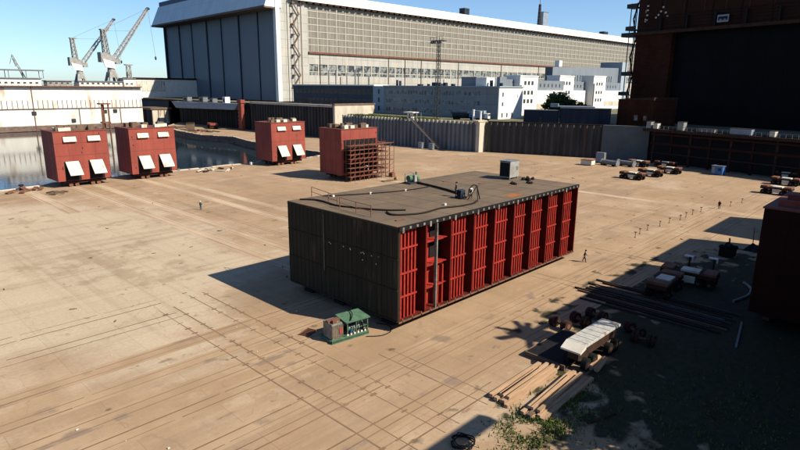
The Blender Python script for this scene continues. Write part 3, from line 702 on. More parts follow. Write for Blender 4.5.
# scaffolding
t = thing('scaffolding', 'rusty red tube scaffolding round the front and right side of a red ship block', 'scaffolding', (93.4, 107.3, 0))
p_ = MB(); r_ = MB(); dk_ = MB()
xs = [.6 + i * 1.55 for i in range(11)]
for x in xs:
    for y in (0, 1.7):
        if x > 12.5 and False: continue
        p_.beam((x, y, 0), (x, y, 10.6 if x < 13 else 9.4 - (x - 13) * .4), .10)
for z in (1.2, 2.3, 3.4, 4.6, 5.7, 6.8, 7.9, 9.0):
    for y in (0, 1.7):
        for xa, xb in zip(xs[:-1], xs[1:]):
            if random.random() < .72: r_.beam((xa, y, z + random.uniform(-.08, .08)), (xb, y, z + random.uniform(-.08, .08)), .08)
            if random.random() < .3: r_.beam((xa, y, z - .5), (xb, y, z + .6), .06)
    dk_.box(xs[0], xs[-1] - (0 if z in (4.6, 9.0) else 2.1), .05, 1.65, z, z + .09)
for i, x in enumerate(xs[:-1]):
    if i % 2 == 0:
        for z in (0, 4.6): r_.beam((x, 0, z + .2), (xs[i + 1], 0, z + 2.2), .07)
for y in (3.5, 5.5, 7.5): 
    for x in (13.6, 15.4): p_.beam((x, y, 0), (x, y, 9.5), .1)
for z in (2.3, 4.6, 6.8, 9.0):
    for x in (13.6, 15.4): r_.beam((x, 1.7, z), (x, 7.5, z), .07)
    dk_.box(13.65, 15.35, 1.7, 7.4, z, z + .08)
p_.build('standards', 'scaf_red', t); stuff(r_.build('ledgers', 'scaf_red', t)); dk_.build('platforms', 'rust', t)
person((100.6, 107.9, 2.4), R(30), 'person in white coverall working low on the scaffolding', 'bend', 'cloth_white', 'cloth_white', 'helmet')
# things lying by the scaffolded block
for i, (x, y, s, m, nm, lb, c) in enumerate(((102.6, 102.6, (2.2, .5, .25), 'brown', 'plank_pile', 'low pile of rusty planks in front of the scaffolded block', 'planks'),
        (108.5, 107, (1.6, 1.2, 1.1), 'rust', 'rusty_crate', 'rusty brown crate right of the scaffolding', 'crate'),
        (105.2, 102.3, (1.1, .8, .8), 'yellow', 'yellow_drum_box', 'yellow machine box on the ground right of the scaffolding', 'machine'))):
    t = thing(nm, lb, c, (x, y, 0), R(15 * i))
    if c == 'planks':
        for q in range(5): MB().box(-2.2 + q * .1, 2.2 - q * .2, -.9 + q * .35, -.6 + q * .35, .0, .12 + .05 * (q % 3)).build('plank', m, t)
    else:
        MB().box(-s[0] / 2, s[0] / 2, -s[1] / 2, s[1] / 2, .12, s[2]).build('body', m, t, bevel=.05)
        MB().box(-s[0] / 2, -s[0] / 2 + .2, -s[1] / 2, s[1] / 2, 0, .12).box(s[0] / 2 - .2, s[0] / 2, -s[1] / 2, s[1] / 2, 0, .12).build('skid', 'black', t)
        MB().box(-s[0] / 2 - .04, s[0] / 2 + .04, -.08, .08, s[2] * .4, s[2] + .04).build('strap', 'dark_brown', t)

# shadowed red block at the right edge and the unseen shadow casters added beyond the frame
red_block((64.3, 3.2, 0), 'dark shaded red ship block cut off by the right edge of the photo', w=12, d=8.8, z1=12.3, hatches=False, paint='shaded_red')
t = thing('hull_frame', 'pink painted frame lying on top of the shaded red block at the right edge', 'frame', (66, 8.6, 12.46))
MB().box(0, 4.4, 0, .25, 0, .6).box(0, .25, .25, 2.6, 0, .6).box(4.15, 4.4, .25, 2.6, 0, .6).build('frame', 'block_red', t); MB().beam((.4, .4, .6), (.4, .4, 2.6), .08).beam((3.4, 1.4, 0), (3.4, 1.4, 2.2), .08).parts('post', 'rust', t)
t = thing('equipment_box', 'dark machine box on top of the shaded red block at the right edge', 'machine', (70.6, 9.2, 12.46))
MB().box(-.9, .9, -.6, .6, .1, 1.0).build('body', 'black', t, bevel=.05); MB().box(-1, 1, -.7, -.5, 0, .1).box(-1, 1, .5, .7, 0, .1).build('skid', 'rust', t)
tall = []  # unseen tall boxes added to throw the gapped yard shadows
for i, (x0, x1, h, lb) in enumerate(((61.4, 75.5, 24, 'unseen tall red box added to cast a yard shadow, nearest one'), (77.3, 88.2, 24, 'unseen tall red box added to cast a yard shadow, second one'), (90.8, 107.8, 24, 'unseen tall red box added to cast a yard shadow, third one'), (114.4, 131, 24, 'unseen tall red box added to cast a yard shadow, farthest one'))):
    t = thing('shadow_caster', lb, 'ship section', (x0, -9, 0), group='unseen shadow casters added beyond the right edge')
    MB().box(0, x1 - x0, 0, 10.9, 1.2, h).build('hull', 'shaded_red', t)  # body of the unseen shadow caster
    MB().box(1, x1 - x0 - 1, 1, 2.5, 0, 1.2).box(1, x1 - x0 - 1, 8, 9.5, 0, 1.2).parts('support', 'dark_brown', t)
    mb = MB()
    for q in range(1, 6): mb.box(0, x1 - x0, 10.9, 11.0, q * 4, q * 4 + .15)
    mb.build('stringers', 'scaf_red', t)
# unseen brick box added right of the view to shade the near corner
t = thing('shade_building', 'unseen brick box added beyond the lower right edge to shade the near corner', 'building', (43, -22, 0))
MB().box(0, 19, 0, 21.4, 0, 17.6).build('wall', 'brick_red', t); MB().box(-.5, 19.5, -.5, 21.9, 17.6, 18.0).build('roof', 'steel_grey', t)  # walls and roof of the unseen shade building
for i in range(4):
    f = MB().box(1.2 + i * 4.5, 4.0 + i * 4.5, 21.4, 21.46, 4, 8).build('window', 'mullion', t); MB().box(1.4 + i * 4.5, 3.8 + i * 4.5, 21.46, 21.49, 4.2, 7.8).build('pane', 'pane', f)

# lattice helper
def lattice(mb, p, q, w, w2=None, n=8, t=.12):
    p = Vector(p); q = Vector(q); d = (q - p).normalized(); u = Vector((0, 0, 1)) if abs(d.z) < .9 else Vector((1, 0, 0))
    a = d.cross(u).normalized(); b = a.cross(d).normalized(); w2 = w if w2 is None else w2
    def c(f, i):
        r = (w + (w2 - w) * f) / 2; s = ((-1, -1), (1, -1), (1, 1), (-1, 1))[i % 4]; return p.lerp(q, f) + a * s[0] * r + b * s[1] * r
    for i in range(4):
        mb.beam(c(0, i), c(1, i), t)
        for k in range(n): mb.beam(c(k / n, i), c((k + 1) / n, i + 1), t * .6); mb.beam(c((k + 1) / n, i), c((k + 1) / n, i + 1), t * .6)

# unseen mast and arm, added to cast a bar of shadow along the bottom
t = thing('shadow_mast', 'unseen steel mast with a long arm, added to cast a bar of shadow', 'mast', (30, -2.9, 0))
mb = MB(); lattice(mb, (0, 0, 0), (0, 0, 22.5), 1.2, .8, 10); mb.build('mast', 'dark_steel', t)  # column of the unseen shadow mast
MB().beam((0, 0, 22), (11, 0, 22), .9, .7).build('shadow_arm', 'dark_steel', t)
t = thing('shadow_crane', 'unseen crane shape added beyond the right edge to cast a ragged blob of shadow', 'crane', (57.6, -1.6, 0))  # unseen crane shape added for its blob of shadow
mb = MB(); lattice(mb, (0, 0, 0), (0, 0, 24), 1.6, 1.3, 10, .16); mb.build('tower', 'crane_grey', t)
MB().box(-1.3, 1.2, -1, 1.2, 24, 26.6).build('cab', 'crane_grey', t)
mb = MB()
for q in range(14):
    a = q * .9; mb.beam((0, 0, 26.2), (3.2 * cos(a), 3.0 * sin(a) , 25.2 + 1.6 * random.random()), .45, .3)
mb.build('blob_shadow_arms', 'crane_grey', t)

# ------------------------------------------------------------------ trees
def tree(name, loc, h, r, label, n=1500, leaf=.35, trunk=.3, group=None, base=.3):
    t = thing(name, label, 'tree', loc, group=group)
    tm = MB(); tm.cyl((0, 0, 0), (.1, .1, h * .55), trunk, 8, trunk * .5); tips = []
    for i in range(9):
        a = i * 2.4; z = h * (.3 + .04 * i); e = Vector((cos(a) * r * .6, sin(a) * r * .6, z + h * .25)); tm.cyl((0, 0, z), tuple(e), trunk * .35, 6, trunk * .1); tips.append(e)
    tm.build('trunk', 'bark', t)
    clumps = []
    while len(clumps) < 34:
        q = Vector((random.uniform(-1, 1), random.uniform(-1, 1), random.uniform(-1, 1)))
        if q.length < 1 and q.length > .35: clumps.append((Vector((q.x * r * .85, q.y * r * .85, h * (base + (1 - base) * (.46 + q.z * .42)))), random.uniform(.16, .30) * r))
    lf = MB()
    for i in range(n):
        c, cr = random.choice(clumps); top_f = 1 - .6 * max(0, (c.z / h - .55)); 
        p = Vector((c.x * top_f, c.y * top_f, c.z)) + Vector((random.gauss(0, .55), random.gauss(0, .55), random.gauss(0, .45))) * cr
        if p.z > h: p.z = h - random.random()
        s = leaf * random.uniform(.6, 1.3); a = Vector((random.gauss(0, 1), random.gauss(0, 1), random.gauss(0, .6))).normalized(); b = a.orthogonal().normalized()
        lf.add([p - a * s, p + b * s * .6, p + a * s, p - b * s * .6], [(0, 1, 2, 3)])
    lf.build('crown', 'leaf', t); return t
tree('leafy_tree', (40.5, -1.2, 0), 17.5, 4.2, 'leafy tree beyond the lower right corner, throwing dappled shade on the grass', 2600, .28)
tree('leafy_tree', (34.5, -2.2, 0), 17, 3.6, 'smaller leafy tree beyond the lower right corner, nearer the viewpoint', 2000, .28)
tree('leafy_tree', (33, -6.5, 0), 21, 4.6, 'tallest leafy tree beyond the lower right corner, behind the other two', 3000, .3)
tree('bushy_tree', (236, 128, 10.96), 11.2, 7.5, 'dark green bushy tree in front of the white tower buildings', 9000, .55, .4, base=.12)
tree('bushy_tree', (243, 121, 10.96), 7.5, 3.4, 'smaller dark green tree just right of the bushy tree before the white buildings', 2600, .5, .25, base=.15)

# grass in the near corner
gm = MB()
for i in range(3200):
    x = 42 + random.gauss(0, 7.5); y = 9 + random.gauss(0, 5.0)
    if y > 20.5 or x < 31 or (y > 18.6 and x > 44): continue
    if sin(x * 1.3) + sin(y * 1.7 + x * .4) + random.uniform(-1, 1.2) < -.2: continue
    a = random.random() * 6.28; h = random.uniform(.08, .3); s = random.uniform(.03, .08)
    gm.add([(x - cos(a) * s, y - sin(a) * s, 0), (x + cos(a) * s, y + sin(a) * s, 0), (x + random.gauss(0, .08), y + random.gauss(0, .08), h)], [(0, 1, 2)])
for i in range(5200):
    x = random.gauss(34.5, 2.6); y = random.gauss(17.9, 1.15)
    if sin(x * 1.9) + sin(y * 2.3 + x * .6) + random.uniform(-1, 1.4) < -.1: continue
    a = random.random() * 6.28; h = random.uniform(.1, .38); s = random.uniform(.03, .07)
    gm.add([(x - cos(a) * s, y - sin(a) * s, 0), (x + cos(a) * s, y + sin(a) * s, 0), (x + random.gauss(0, .1), y + random.gauss(0, .1), h)], [(0, 1, 2)])
stuff(gm.build('grass', 'grass'))

# ------------------------------------------------------------------ foreground equipment
# green hydraulic power pack
t = thing('hydraulic_unit', 'green framed hydraulic power unit with brown cabinet at the near corner of the ship block', 'machine', (33.15, 39.15, 0), R(-8))
MB().box(-1.9, 2.3, -1.0, 1.1, .1, .28).box(-1.9, 2.3, -1.0, -.85, 0, .4).box(-1.9, 2.3, .95, 1.1, 0, .4).build('base_frame', 'green', t)
MB().box(-1.75, -.55, -.75, .85, .28, 1.85).build('cabinet', 'edge_grey', t, bevel=.05)
MB().box(-1.8, -.5, -.2, .3, 1.85, 2.05).box(-1.5, -1.1, -.6, -.3, 1.85, 2.15).parts('cabinet_fitting', 'rust', t)
cg = MB()
for q in range(8): x = -1.7 + q * .16; cg.box(x, x + .07, -.79, -.752, .45, 1.7)
cg.build('cooling_grille', 'brown', t)
fr = MB()
for a_, b_2 in (((-.1, -.9, 1.0), (2.2, -.9, 1.0)), ((-.1, 1, 1.0), (2.2, 1, 1.0)), ((2.2, -.9, .28), (2.2, 1.0, 1.75)), ((.9, -.9, .28), (.9, -.9, 1.75)), ((-.1, -.9, .28), (.9, -.9, 1.0))): fr.beam(a_, b_2, .07)
fr.build('open_frame', 'green', t)
cl = MB()
for q in range(12): x = random.uniform(0, 2); y = random.uniform(-.7, .8); z = random.uniform(.3, 1.0); cl.box(x, x + random.uniform(.12, .4), y, y + random.uniform(.1, .35), .28, .28 + z)
cl.parts('valve_block', 'dark_steel', t)
MB().box(.3, .6, -.8, -.5, .28, .9).build('blue_pump', 'blue', t)
MB().box(-.95, -.6, -.83, -.792, .8, 1.4).build('warning_panel', 'block_red', t)
po = MB()
for x in (-.1, 2.2):
    for y in (-.9, 1.0): po.beam((x, y, .28), (x, y, 1.75), .09)
po.parts('post', 'green', t)
MB().hexa([(-.35, -1.1, 1.75), (2.4, -1.1, 1.75), (2.4, 1.2, 1.75), (-.35, 1.2, 1.75)], [(-.35, -1.1, 1.83), (2.4, -1.1, 1.83), (2.3, .9, 2.05), (-.35, .9, 2.05)]).build('canopy', 'green', t)
MB().tube(smooth([(.2, -1, 1.95), (.9, -.2, 2.1), (1.2, .6, 2.15), (1.0, .9, 2.1)]), .05).build('canopy_hose', 'black', t)
MB().cyl((.3, -.2, .7), (1.6, -.2, .7), .35, 12).box(.2, 1.7, -.5, .1, .28, .45).build('motor', 'steel_grey', t)
MB().cyl((.2, .6, .9), (1.8, .6, .9), .28, 10).build('oil_tank', 'steel_grey', t)
pp = MB()
for q in range(9): x = -.1 + q * .27; pp.tube(smooth([(x, -.85, .35), (x + .1, -.95, .8 + random.random() * .5), (x + .25, -.5, 1.1), (x + .2, 0, .9)]), .035)
pp.build('hoses', 'black', t)
pp = MB()
for q in range(6): pp.cyl((-.1 + q * .4, -.97, .5), (-.1 + q * .4, -.85, .5), .1, 8)
pp.build('gauges', 'cream', t)
tag(MB().tube(smooth([(0, 0, .05), (1.2, -.9, .05), (2.6, -.8, .05), (3.4, .4, .05), (2.9, 1.6, .05)]), .05).build('power_cable', 'hose', loc=(34.6, 37.5, 0)), 'thin cable looping on the concrete beside the green hydraulic unit', 'cable')
t = thing('drain_grate', 'small rusty grating with plates lying left of the green hydraulic unit', 'grating', (31.2, 42.2, 0), R(20))
g_ = MB(); 
for q in range(8): g_.box(-.8 + q * .22, -.74 + q * .22, -.5, .5, .03, .1)
g_.build('bars', 'rust', t); MB().box(-.85, .9, -.56, -.5, 0, .12).box(-.85, .9, .5, .56, 0, .12).build('frame', 'rust', t)

# flat bed platform trailer
t = thing('platform_trailer', 'long white topped flatbed trailer on many wheels, half in the shade at lower right', 'trailer', (46.4, 20.0, 0), R(-1))
t.scale = (.86, .84, .98)
MB().box(-4.1, 3.6, -1.1, 1.1, 2.3, 2.55).build('deck', mat('worn_deck_paint', (.58, .58, .56), .8, (.36, .35, .32), .9, rust=(.3, .2, .13), rust_scale=.9, rust_amt=(.58, .68)), t, bevel=.04)
MB().hexa([(-5.2, -1.1, 1.95), (-4.1, -1.1, 2.2), (-4.1, 1.1, 2.2), (-5.2, 1.1, 1.95)], [(-5.2, -1.1, 2.1), (-4.1, -1.1, 2.55), (-4.1, 1.1, 2.55), (-5.2, 1.1, 2.1)]).build('ramp', 'cream', t)
MB().box(-4.6, 3.5, -.6, .6, 1.1, 2.3).build('chassis', 'dark_brown', t)
mb = MB()
for q in range(7): mb.box(-3.7 + q * 1.15, -3.66 + q * 1.15, -1.1, 1.1, 2.55, 2.57)
mb.build('deck_ribs', 'steel_grey', t)
for x in (-3.6, -2.2, 1.4, 2.8):
    for y in (-.95, .95):
        wl = MB().cyl((x, y - .3, .6), (x, y + .3, .6), .6, 16).build('wheel', 'rubber', t)
        MB().cyl((x, y - .32, .6), (x, y + .32, .6), .28, 12).build('rim', 'dark_brown', wl)
t = thing('black_rectangle', 'flat black slab lying under and beside the white topped trailer', 'rectangle', (45.6, 22.3, 0), R(-1))  # black slab added to fill the dark area beside the trailer
MB().box(-3.6, 3.4, -1.9, 2.0, .12, .45).build('frame', 'black', t); MB().box(-3.7, -3.4, -1.9, 2.0, 0, .12).box(3.1, 3.4, -1.9, 2.0, 0, .12).parts('end_strip', 'rust', t); MB().box(-3.72, -3.6, -1.9, 2.0, .12, .5).box(-3.6, 3.4, 2.0, 2.1, .12, .5).parts('edge_plate', 'brown', t)  # parts of the added black slab
# old wheels and scrap round it
def wheelset(x, y, rz, lb):
    t = thing('wheel_set', lb, 'wheels', (x, y, 0), rz, 'loose rusty wheel sets round the trailer')
    MB().cyl((-1.0, 0, .5), (1.0, 0, .5), .12, 8).build('axle', 'rust', t)
    for s in (-.9, -.55, .55, .9):
        wl = MB().cyl((s - .14, 0, .55), (s + .14, 0, .55), .55, 16).build('wheel', 'dark_brown', t); MB().cyl((s - .17, 0, .55), (s + .17, 0, .55), .25, 10).build('rim', 'rust', wl)
    return t
for a in ((49.8, 25.2, R(80), 'rusty wheel set behind the white trailer, left one of the row'), (52.2, 24.2, R(70), 'rusty wheel set behind the white trailer, middle of the row'), (54.6, 23.6, R(85), 'rusty wheel set behind the white trailer, right one near its end'),
          (53.6, 19.2, R(60), 'rusty wheel set at the far right end of the white trailer'), (52.2, 17.8, R(95), 'rusty wheel set in front of the right end of the trailer')): wheelset(*a)
t = thing('roller_pair', 'two pale cylindrical timber rollers lying in front of the white trailer', 'rollers', (44.7, 18.6, 0), R(10))
for q in (0, .55): MB().cyl((-1.1, q, .3), (1.3, q - .1, .3), .26, 12).build('roller', 'wood', t)

def stack(x, y, rz, label, n, L, w_):
    t = thing('timber_stack', label, 'timber', (x, y, 0), rz, 'timber stacks on the edge of the grass')
    for q in range(n):
        yy = -w_ / 2 + w_ * (q + .5) / n + random.uniform(-.04, .04); lz = .14
        a = -L / 2 + random.uniform(-.35, .3); b = L / 2 + random.uniform(-.8, .4); s = random.uniform(.26, .36)
        MB().beam((a, yy - random.uniform(-.1, .1), lz + .12 * (q % 2)), (b, yy + random.uniform(-.12, .12), lz + .12 * (q % 2)), s, s * .8).build('beam', random.choice(('wood', 'wood', 'brown')), t)
    for q in range(3):
        yy = random.uniform(-w_ / 3, w_ / 3); MB().beam((-L / 2 + .5, yy, .52), (L / 2 - random.random() * 2, yy + .3, .52), .26, .2).build('beam', 'wood', t)
stack(37.6, 21.6, R(-1), 'stack of long pale timber beams on the concrete, left of the trailer', 6, 8.0, 1.9)
stack(37.7, 18.7, R(1), 'stack of long pale timber beams on the grass in front of the other stack', 6, 8.2, 1.7)
tag(MB().tube([Vector(((.75 + .13 * sin(k)) * cos(k * .35), (.75 + .1 * cos(k * 2)) * sin(k * .35), .06 + k * .006)) for k in range(70)], .045, 5).build('cable_coil', 'black', loc=(27.6, 20.3, 0)), 'round coil of dark cable lying at the bottom edge of the photo', 'cable coil')
# rails and beams in the shade
t = thing('rail_stack', 'bundle of long steel rails lying in the dark shade right of the trailer', 'rails', (62.5, 20.4, 0), R(90))
for q in range(12):
    x = -3.8 + q * .65; MB().beam((-8 + random.random() * 2, x, .12), (7 + random.random() * 2.5, x + random.uniform(-.5, .5), .12), .16, .2).build('rail', random.choice(('dark_brown', 'dark_steel', 'brown')), t)
for i, (x0, y0, x1, y1, m, lb) in enumerate(((64.5, 12.4, 57.5, 11.2, 'steel_grey', 'grey narrow plank beside the shaded red block at the right'), (45.4, 10.2, 43, 9.0, 'dark_brown', 'short brown bar lying on the dark grass at lower right'), (38.5, 14.5, 35.9, 15.4, 'dark_brown', 'dark bar lying on the dark grass near the bottom edge'))):
    tag(MB().beam((0, 0, .08), (x1 - x0, y1 - y0, .08), .18, .12).build('loose_bar', m, loc=(x0, y0, 0)), lb, 'bar', 'loose bars in the shade')
tag(MB().tube(smooth([(0, 0, .15), (-1.8, -1.2, .15), (-4.6, -1.6, .15), (-8.2, -.9, .15)]), .16, 8).build('curved_pipe', 'steel_grey', loc=(78.6, 15.6, 0)), 'curved grey pipe in the shade before the shaded red block', 'pipe')

# ------------------------------------------------------------------ bogies
def bogie(name, loc, rz, label, L=6.4, top='cream', grp='heavy wheeled bogies parked in the yard'):
    t = thing(name, label, 'bogie', loc, rz, grp)
    MB().box(-1.1, 1.1, -L / 2, L / 2, 1.15, 1.65).build('frame', 'dark_brown', t)
    MB().box(-1.2, 1.2, -L / 2 + .1, -L / 2 + 1.5, 1.65, 1.95).box(-1.2, 1.2, L / 2 - 1.5, L / 2 - .1, 1.65, 1.95).parts('bolster', 'rust', t)
    MB().box(-1.3, -1.1, -.9, .6, .5, 1.3).build('tool_box', top, t)
    tp = MB(); tp.box(-.8, .8, -1.2, .9, 1.65, 1.9); tp.build('packing', top, t)
    for s in (-1, 1):
        for q in (-.62, .62):
            y = s * (L / 2 - 1.3) + q
            for e in (-1, 1):
                wl = MB().cyl((e * 1.25, y, .55), (e * .75, y, .55), .55, 14).build('wheel', 'rubber', t)
                MB().cyl((e * 1.29, y, .55), (e * .7, y, .55), .2, 8).build('hub', 'rust', wl)
    return t
bg0 = bogie('transport_bogie', (153.4, 60.2, 0), R(-4), 'heavy bogie nearest the camera in the cluster left of the blue cabin')
for x, y, rz, lb in ((162.5, 58.8, -4, 'heavy bogie in the middle of the cluster left of the blue cabin'), (172.2, 57.1, -4, 'heavy bogie at the right end of the cluster, closest to the blue cabin'),
        (181, 69.5, -10, 'heavy bogie in the back row of the cluster, left one, by the grey wall'), (184.5, 62.5, -10, 'heavy bogie in the back row of the cluster, right one, by the grey wall'),
        (155.6, 27.2, -4, 'heavy bogie nearest the camera in the right-hand cluster'), (173, 28.6, -4, 'heavy bogie in the middle of the right-hand cluster'), (185.6, 31, -4, 'heavy bogie farthest back in the right-hand cluster')):
    dup(bg0, (x, y, 0), R(rz), lb)
for x, y, lb in ((73.8, 20.6, 'heavy bogie parked in the shade, with two bright lit corner brackets behind it'), (68.4, 21.6, 'heavy bogie parked deep in the shade left of the bracketed one')): dup(bg0, (x, y, 0), R(-88 if x < 70 else 5), lb)
for x, y, lb in ((79.2, 22.3, 'white angled corner bracket catching the sun above the shaded bogies, left one'), (80.2, 19.6, 'white angled corner bracket catching the sun above the shaded bogies, right one')):
    t = thing('corner_bracket', lb, 'bracket', (x, y, 0), R(0), 'white corner brackets in the shade')
    MB().beam((0, 0, 0), (0, 0, 2.0), .2).build('post', 'dark_brown', t); MB().box(-.3, .3, -.45, .65, 2.0, 2.1).box(-.3, .2, -.45, -.35, 1.5, 2.0).build('bracket', 'white_clean', t)
t = thing('engine_block', 'dark lumpy machine standing in the shade between the shaded bogies and the red block', 'machine', (90.6, 20.6, 0))
mb = MB(); mb.box(-1.1, 1.1, -.9, .9, .1, 1.2)
for q in range(12): mb.blob((random.uniform(-1, 1), random.uniform(-.9, .9), random.uniform(1, 1.9)), random.uniform(.25, .5), 7)
mb.build('body', 'black', t); MB().cyl((.5, 0, 1.5), (.5, .1, 2.6), .12).build('exhaust', 'rust', t)
t = thing('anchor_stand', 'dark triangular stand with an upright rod near the shaded red block', 'stand', (97.2, 18.9, 0))
MB().add([(-1.5, -1, 0), (1.5, -1, 0), (1.5, 1, 0), (-1.5, 1, 0), (0, 0, 1.1)], [(0, 1, 4), (1, 2, 4), (2, 3, 4), (3, 0, 4), (3, 2, 1, 0)]).build('base', 'black', t); MB().beam((0, 0, 1), (0, .1, 3.4), .1).build('rod', 'rust', t)
# clutter left of the bogies by the dark wall
t = thing('cream_crate', 'cream crate with rusty lid at the left end of the machinery by the dark wall', 'crate', (171.6, 81.8, 0)); MB().box(-1.3, 1.3, -1.8, 1.8, .2, 1.6).build('body', 'cream', t, bevel=.05); MB().box(-1.4, 1.4, -1.9, 1.9, 1.6, 1.75).box(-1.2, 1.2, -1.6, -1.3, 0, .2).box(-1.2, 1.2, 1.3, 1.6, 0, .2).build('lid', 'rust', t)
t = thing('grey_cabinet', 'grey blue cabinet against the dark wall behind the cream crate', 'cabinet', (180.2, 81.6, 0)); MB().box(-.8, .8, -1.4, 1.4, .15, 3.4).build('body', 'steel_grey', t, bevel=.05); MB().box(-.86, -.802, -1.2, 1.2, .4, 3.2).build('door', 'pontoon', t)
for x, y, lb in ((175.4, 76.6, 'dark pipe spool with pale flanges, right of the cream crate'), (178.2, 72.6, 'dark pipe spool with pale flanges, next to the back bogies')):
    t = thing('pipe_spool', lb, 'pipe', (x, y, 0), R(-12), 'pipe spools by the dark wall'); MB().cyl((0, -3, 1), (0, 2.4, 1), .75, 14).build('pipe', 'steel_grey', t)
    MB().cyl((0, -3.25, 1), (0, -3, 1), 1, 14).cyl((0, 2.4, 1), (0, 2.65, 1), 1, 14).parts('flange', 'steel_grey', t); MB().box(-.8, .8, -2, -1.6, 0, .5).box(-.8, .8, 1.2, 1.6, 0, .5).build('cradle', 'dark_brown', t)
# blue cabin
t = thing('blue_cabin', 'small bright blue cabin with a white side standing before the brick hall', 'cabin', (179.9, 46.4, 0), R(-8))
MB().box(-1.1, 1.1, -1.6, 1.4, .15, 2.5).build('body', 'blue', t, bevel=.04); MB().box(-1.16, -1.102, .35, 1.2, .4, 2.2).build('door', 'crane_grey', t); MB().box(-1.2, 1.2, -1.75, 1.5, 2.5, 2.65).build('roof', 'steel_grey', t)
MB().box(-1, -.8, -1.5, 1.3, 0, .15).box(.8, 1, -1.5, 1.3, 0, .15).parts('skid', 'black', t); MB().box(-1.14, -1.102, -1.2, -.4, 1.2, 2.0).build('window', 'pane', t)

# barrier posts with rope
pts = [(91.5, 34.4), (94.4, 34.8), (98, 34.9), (102.6, 34.5), (106.4, 34.2), (110.6, 33.7), (113.7, 33.7), (117.2, 33.6), (121.2, 33.3), (132, 30.8), (137.6, 30)]
b0 = None
names = ['nearest the ship block', 'second from the ship block', 'third from the ship block', 'fourth from the ship block', 'fifth from the ship block', 'sixth from the ship block', 'seventh from the ship block', 'eighth from the ship block', 'just left of the standing person', 'just right of the standing person', 'farthest from the ship block']
for p, nm in zip(pts, names):
    lb = 'low barrier post on a round foot, %s in the row' % nm
    if b0 is None:
        b0 = thing('barrier_post', lb, 'post', (*p, 0), group='low barrier posts in a row across the yard')
        MB().cyl((0, 0, 0), (0, 0, .06), .16, 12).build('foot', 'rust', b0); MB().cyl((0, 0, .08), (0, 0, 1.0), .05, 8).build('pole', 'rust', b0); MB().box(-.03, .03, -.2, .2, .86, .98).build('crossbar', 'dark_brown', b0)
    else: dup(b0, (*p, 0), R(random.uniform(-40, 40)), lb)

# quay items
t = thing('bollard', 'dark mooring bollard at the water edge, far left', 'bollard', (32.6, 150.6, 0)); MB().cyl((0, 0, 0), (0, 0, .9), .35, 12, .3).build('post', 'black', t); MB().cyl((0, 0, .9), (0, 0, 1.2), .6, 12, .5).box(-1.1, 1.1, -.3, .3, 0, .12).build('head', 'black', t)
t = thing('marker_box', 'small white box at the water edge left of the third red block', 'box', (93.6, 152.6, 0)); MB().box(-.4, .4, -.4, .4, .1, .9).build('body', 'white_clean', t, bevel=.04); MB().box(-.45, .45, -.45, .45, 0, .1).build('base', 'steel_grey', t)
def slabs(x, y, r, n, label, m='concrete', nm='rubble_slab', mx=1.0):
    t = thing(nm, label, 'rubble', (x, y, 0))
    for q in range(n):
        a = random.random() * 6.28; rr = random.random() ** .5 * r; s = random.uniform(.5, 1.6) * mx; o_ = MB(); cx, cy = rr * cos(a) * 1.4, rr * sin(a)
        z = random.uniform(.05, .4); th = random.random() * 3
        o_.beam((cx - s * cos(th), cy - s * sin(th), z), (cx + s * cos(th), cy + s * sin(th), z + random.uniform(0, .4)), random.uniform(.3, 1.1) * mx, .25)
        o_.build('slab', m if random.random() < .6 else 'dark_brown', t)
slabs(80, 149, 3.4, 12, 'heap of broken concrete slabs on the quay between the red blocks')
slabs(33, 147, 2.8, 8, 'low heap of broken slabs at the far left of the quay', 'rust')
slabs(37.3, 139.8, 2.2, 6, 'scattered flat scrap pieces in front of the leftmost red block', 'brown', mx=.7)
slabs(148, 318, 8, 16, 'heap of scrap at the far end of the far quay strip', 'brown', 'scrap_heap', 2.2)
slabs(146, 282, 8, 12, 'flat scrap spread along the edge of the far quay strip', 'rust', 'scrap_heap', 2.0)
dbg = MB()
for q in range(140):
    x = random.uniform(0, 170); y = random.uniform(22, 150)
    if BX - 1 < x < BX + BL + 1 and BY - 1 < y < BY + BW + 1: continue
    s = random.uniform(.04, .11); dbg.blob((x, y, s * .5), (s, s * random.uniform(.6, 1.4), s * .6), 5)
stuff(dbg.build('gravel', 'concrete'))
dbg = MB()
for q in range(60):
    x = random.uniform(5, 160); y = random.uniform(22, 140); s = random.uniform(.1, .3)
    if BX - 1 < x < BX + BL + 1 and BY - 1 < y < BY + BW + 1: continue
    a = random.random() * 3; dbg.beam((x, y, .04), (x + s * 3 * cos(a), y + s * 3 * sin(a), .05), .12, .07)
stuff(dbg.build('scrap_litter', 'rust'))
t = thing('red_carriage', 'red low carriage on the far quay strip in front of the dark hangar dock', 'carriage', (160.5, 300, 0), R(70))
MB().box(-6, 6, -2, 2, 2, 3.0).build('frame', 'block_red', t); MB().box(-5.5, -2.5, -2.2, 2.2, .6, 2).box(2.5, 5.5, -2.2, 2.2, .6, 2).parts('bogie', 'dark_brown', t); MB().cyl((-4, -2, .7), (-4, 2, .7), .7).cyl((4, -2, .7), (4, 2, .7), .7).parts('wheel', 'black', t)
t = thing('brown_crate', 'brown open crate on the far quay strip, left of the red carriage', 'crate', (147, 299, 0), R(60))
MB().box(-3, 3, -2, -1.6, 0, 3.4).box(-3, 3, 1.6, 2, 0, 3.4).box(-3, -2.6, -1.6, 1.6, 0, 3.4).box(2.6, 3, -1.6, 1.6, 0, 3.4).parts('side', 'brown', t); MB().box(-3.1, 3.1, -2.1, 2.1, 3.4, 3.7).build('lid', 'dark_brown', t)

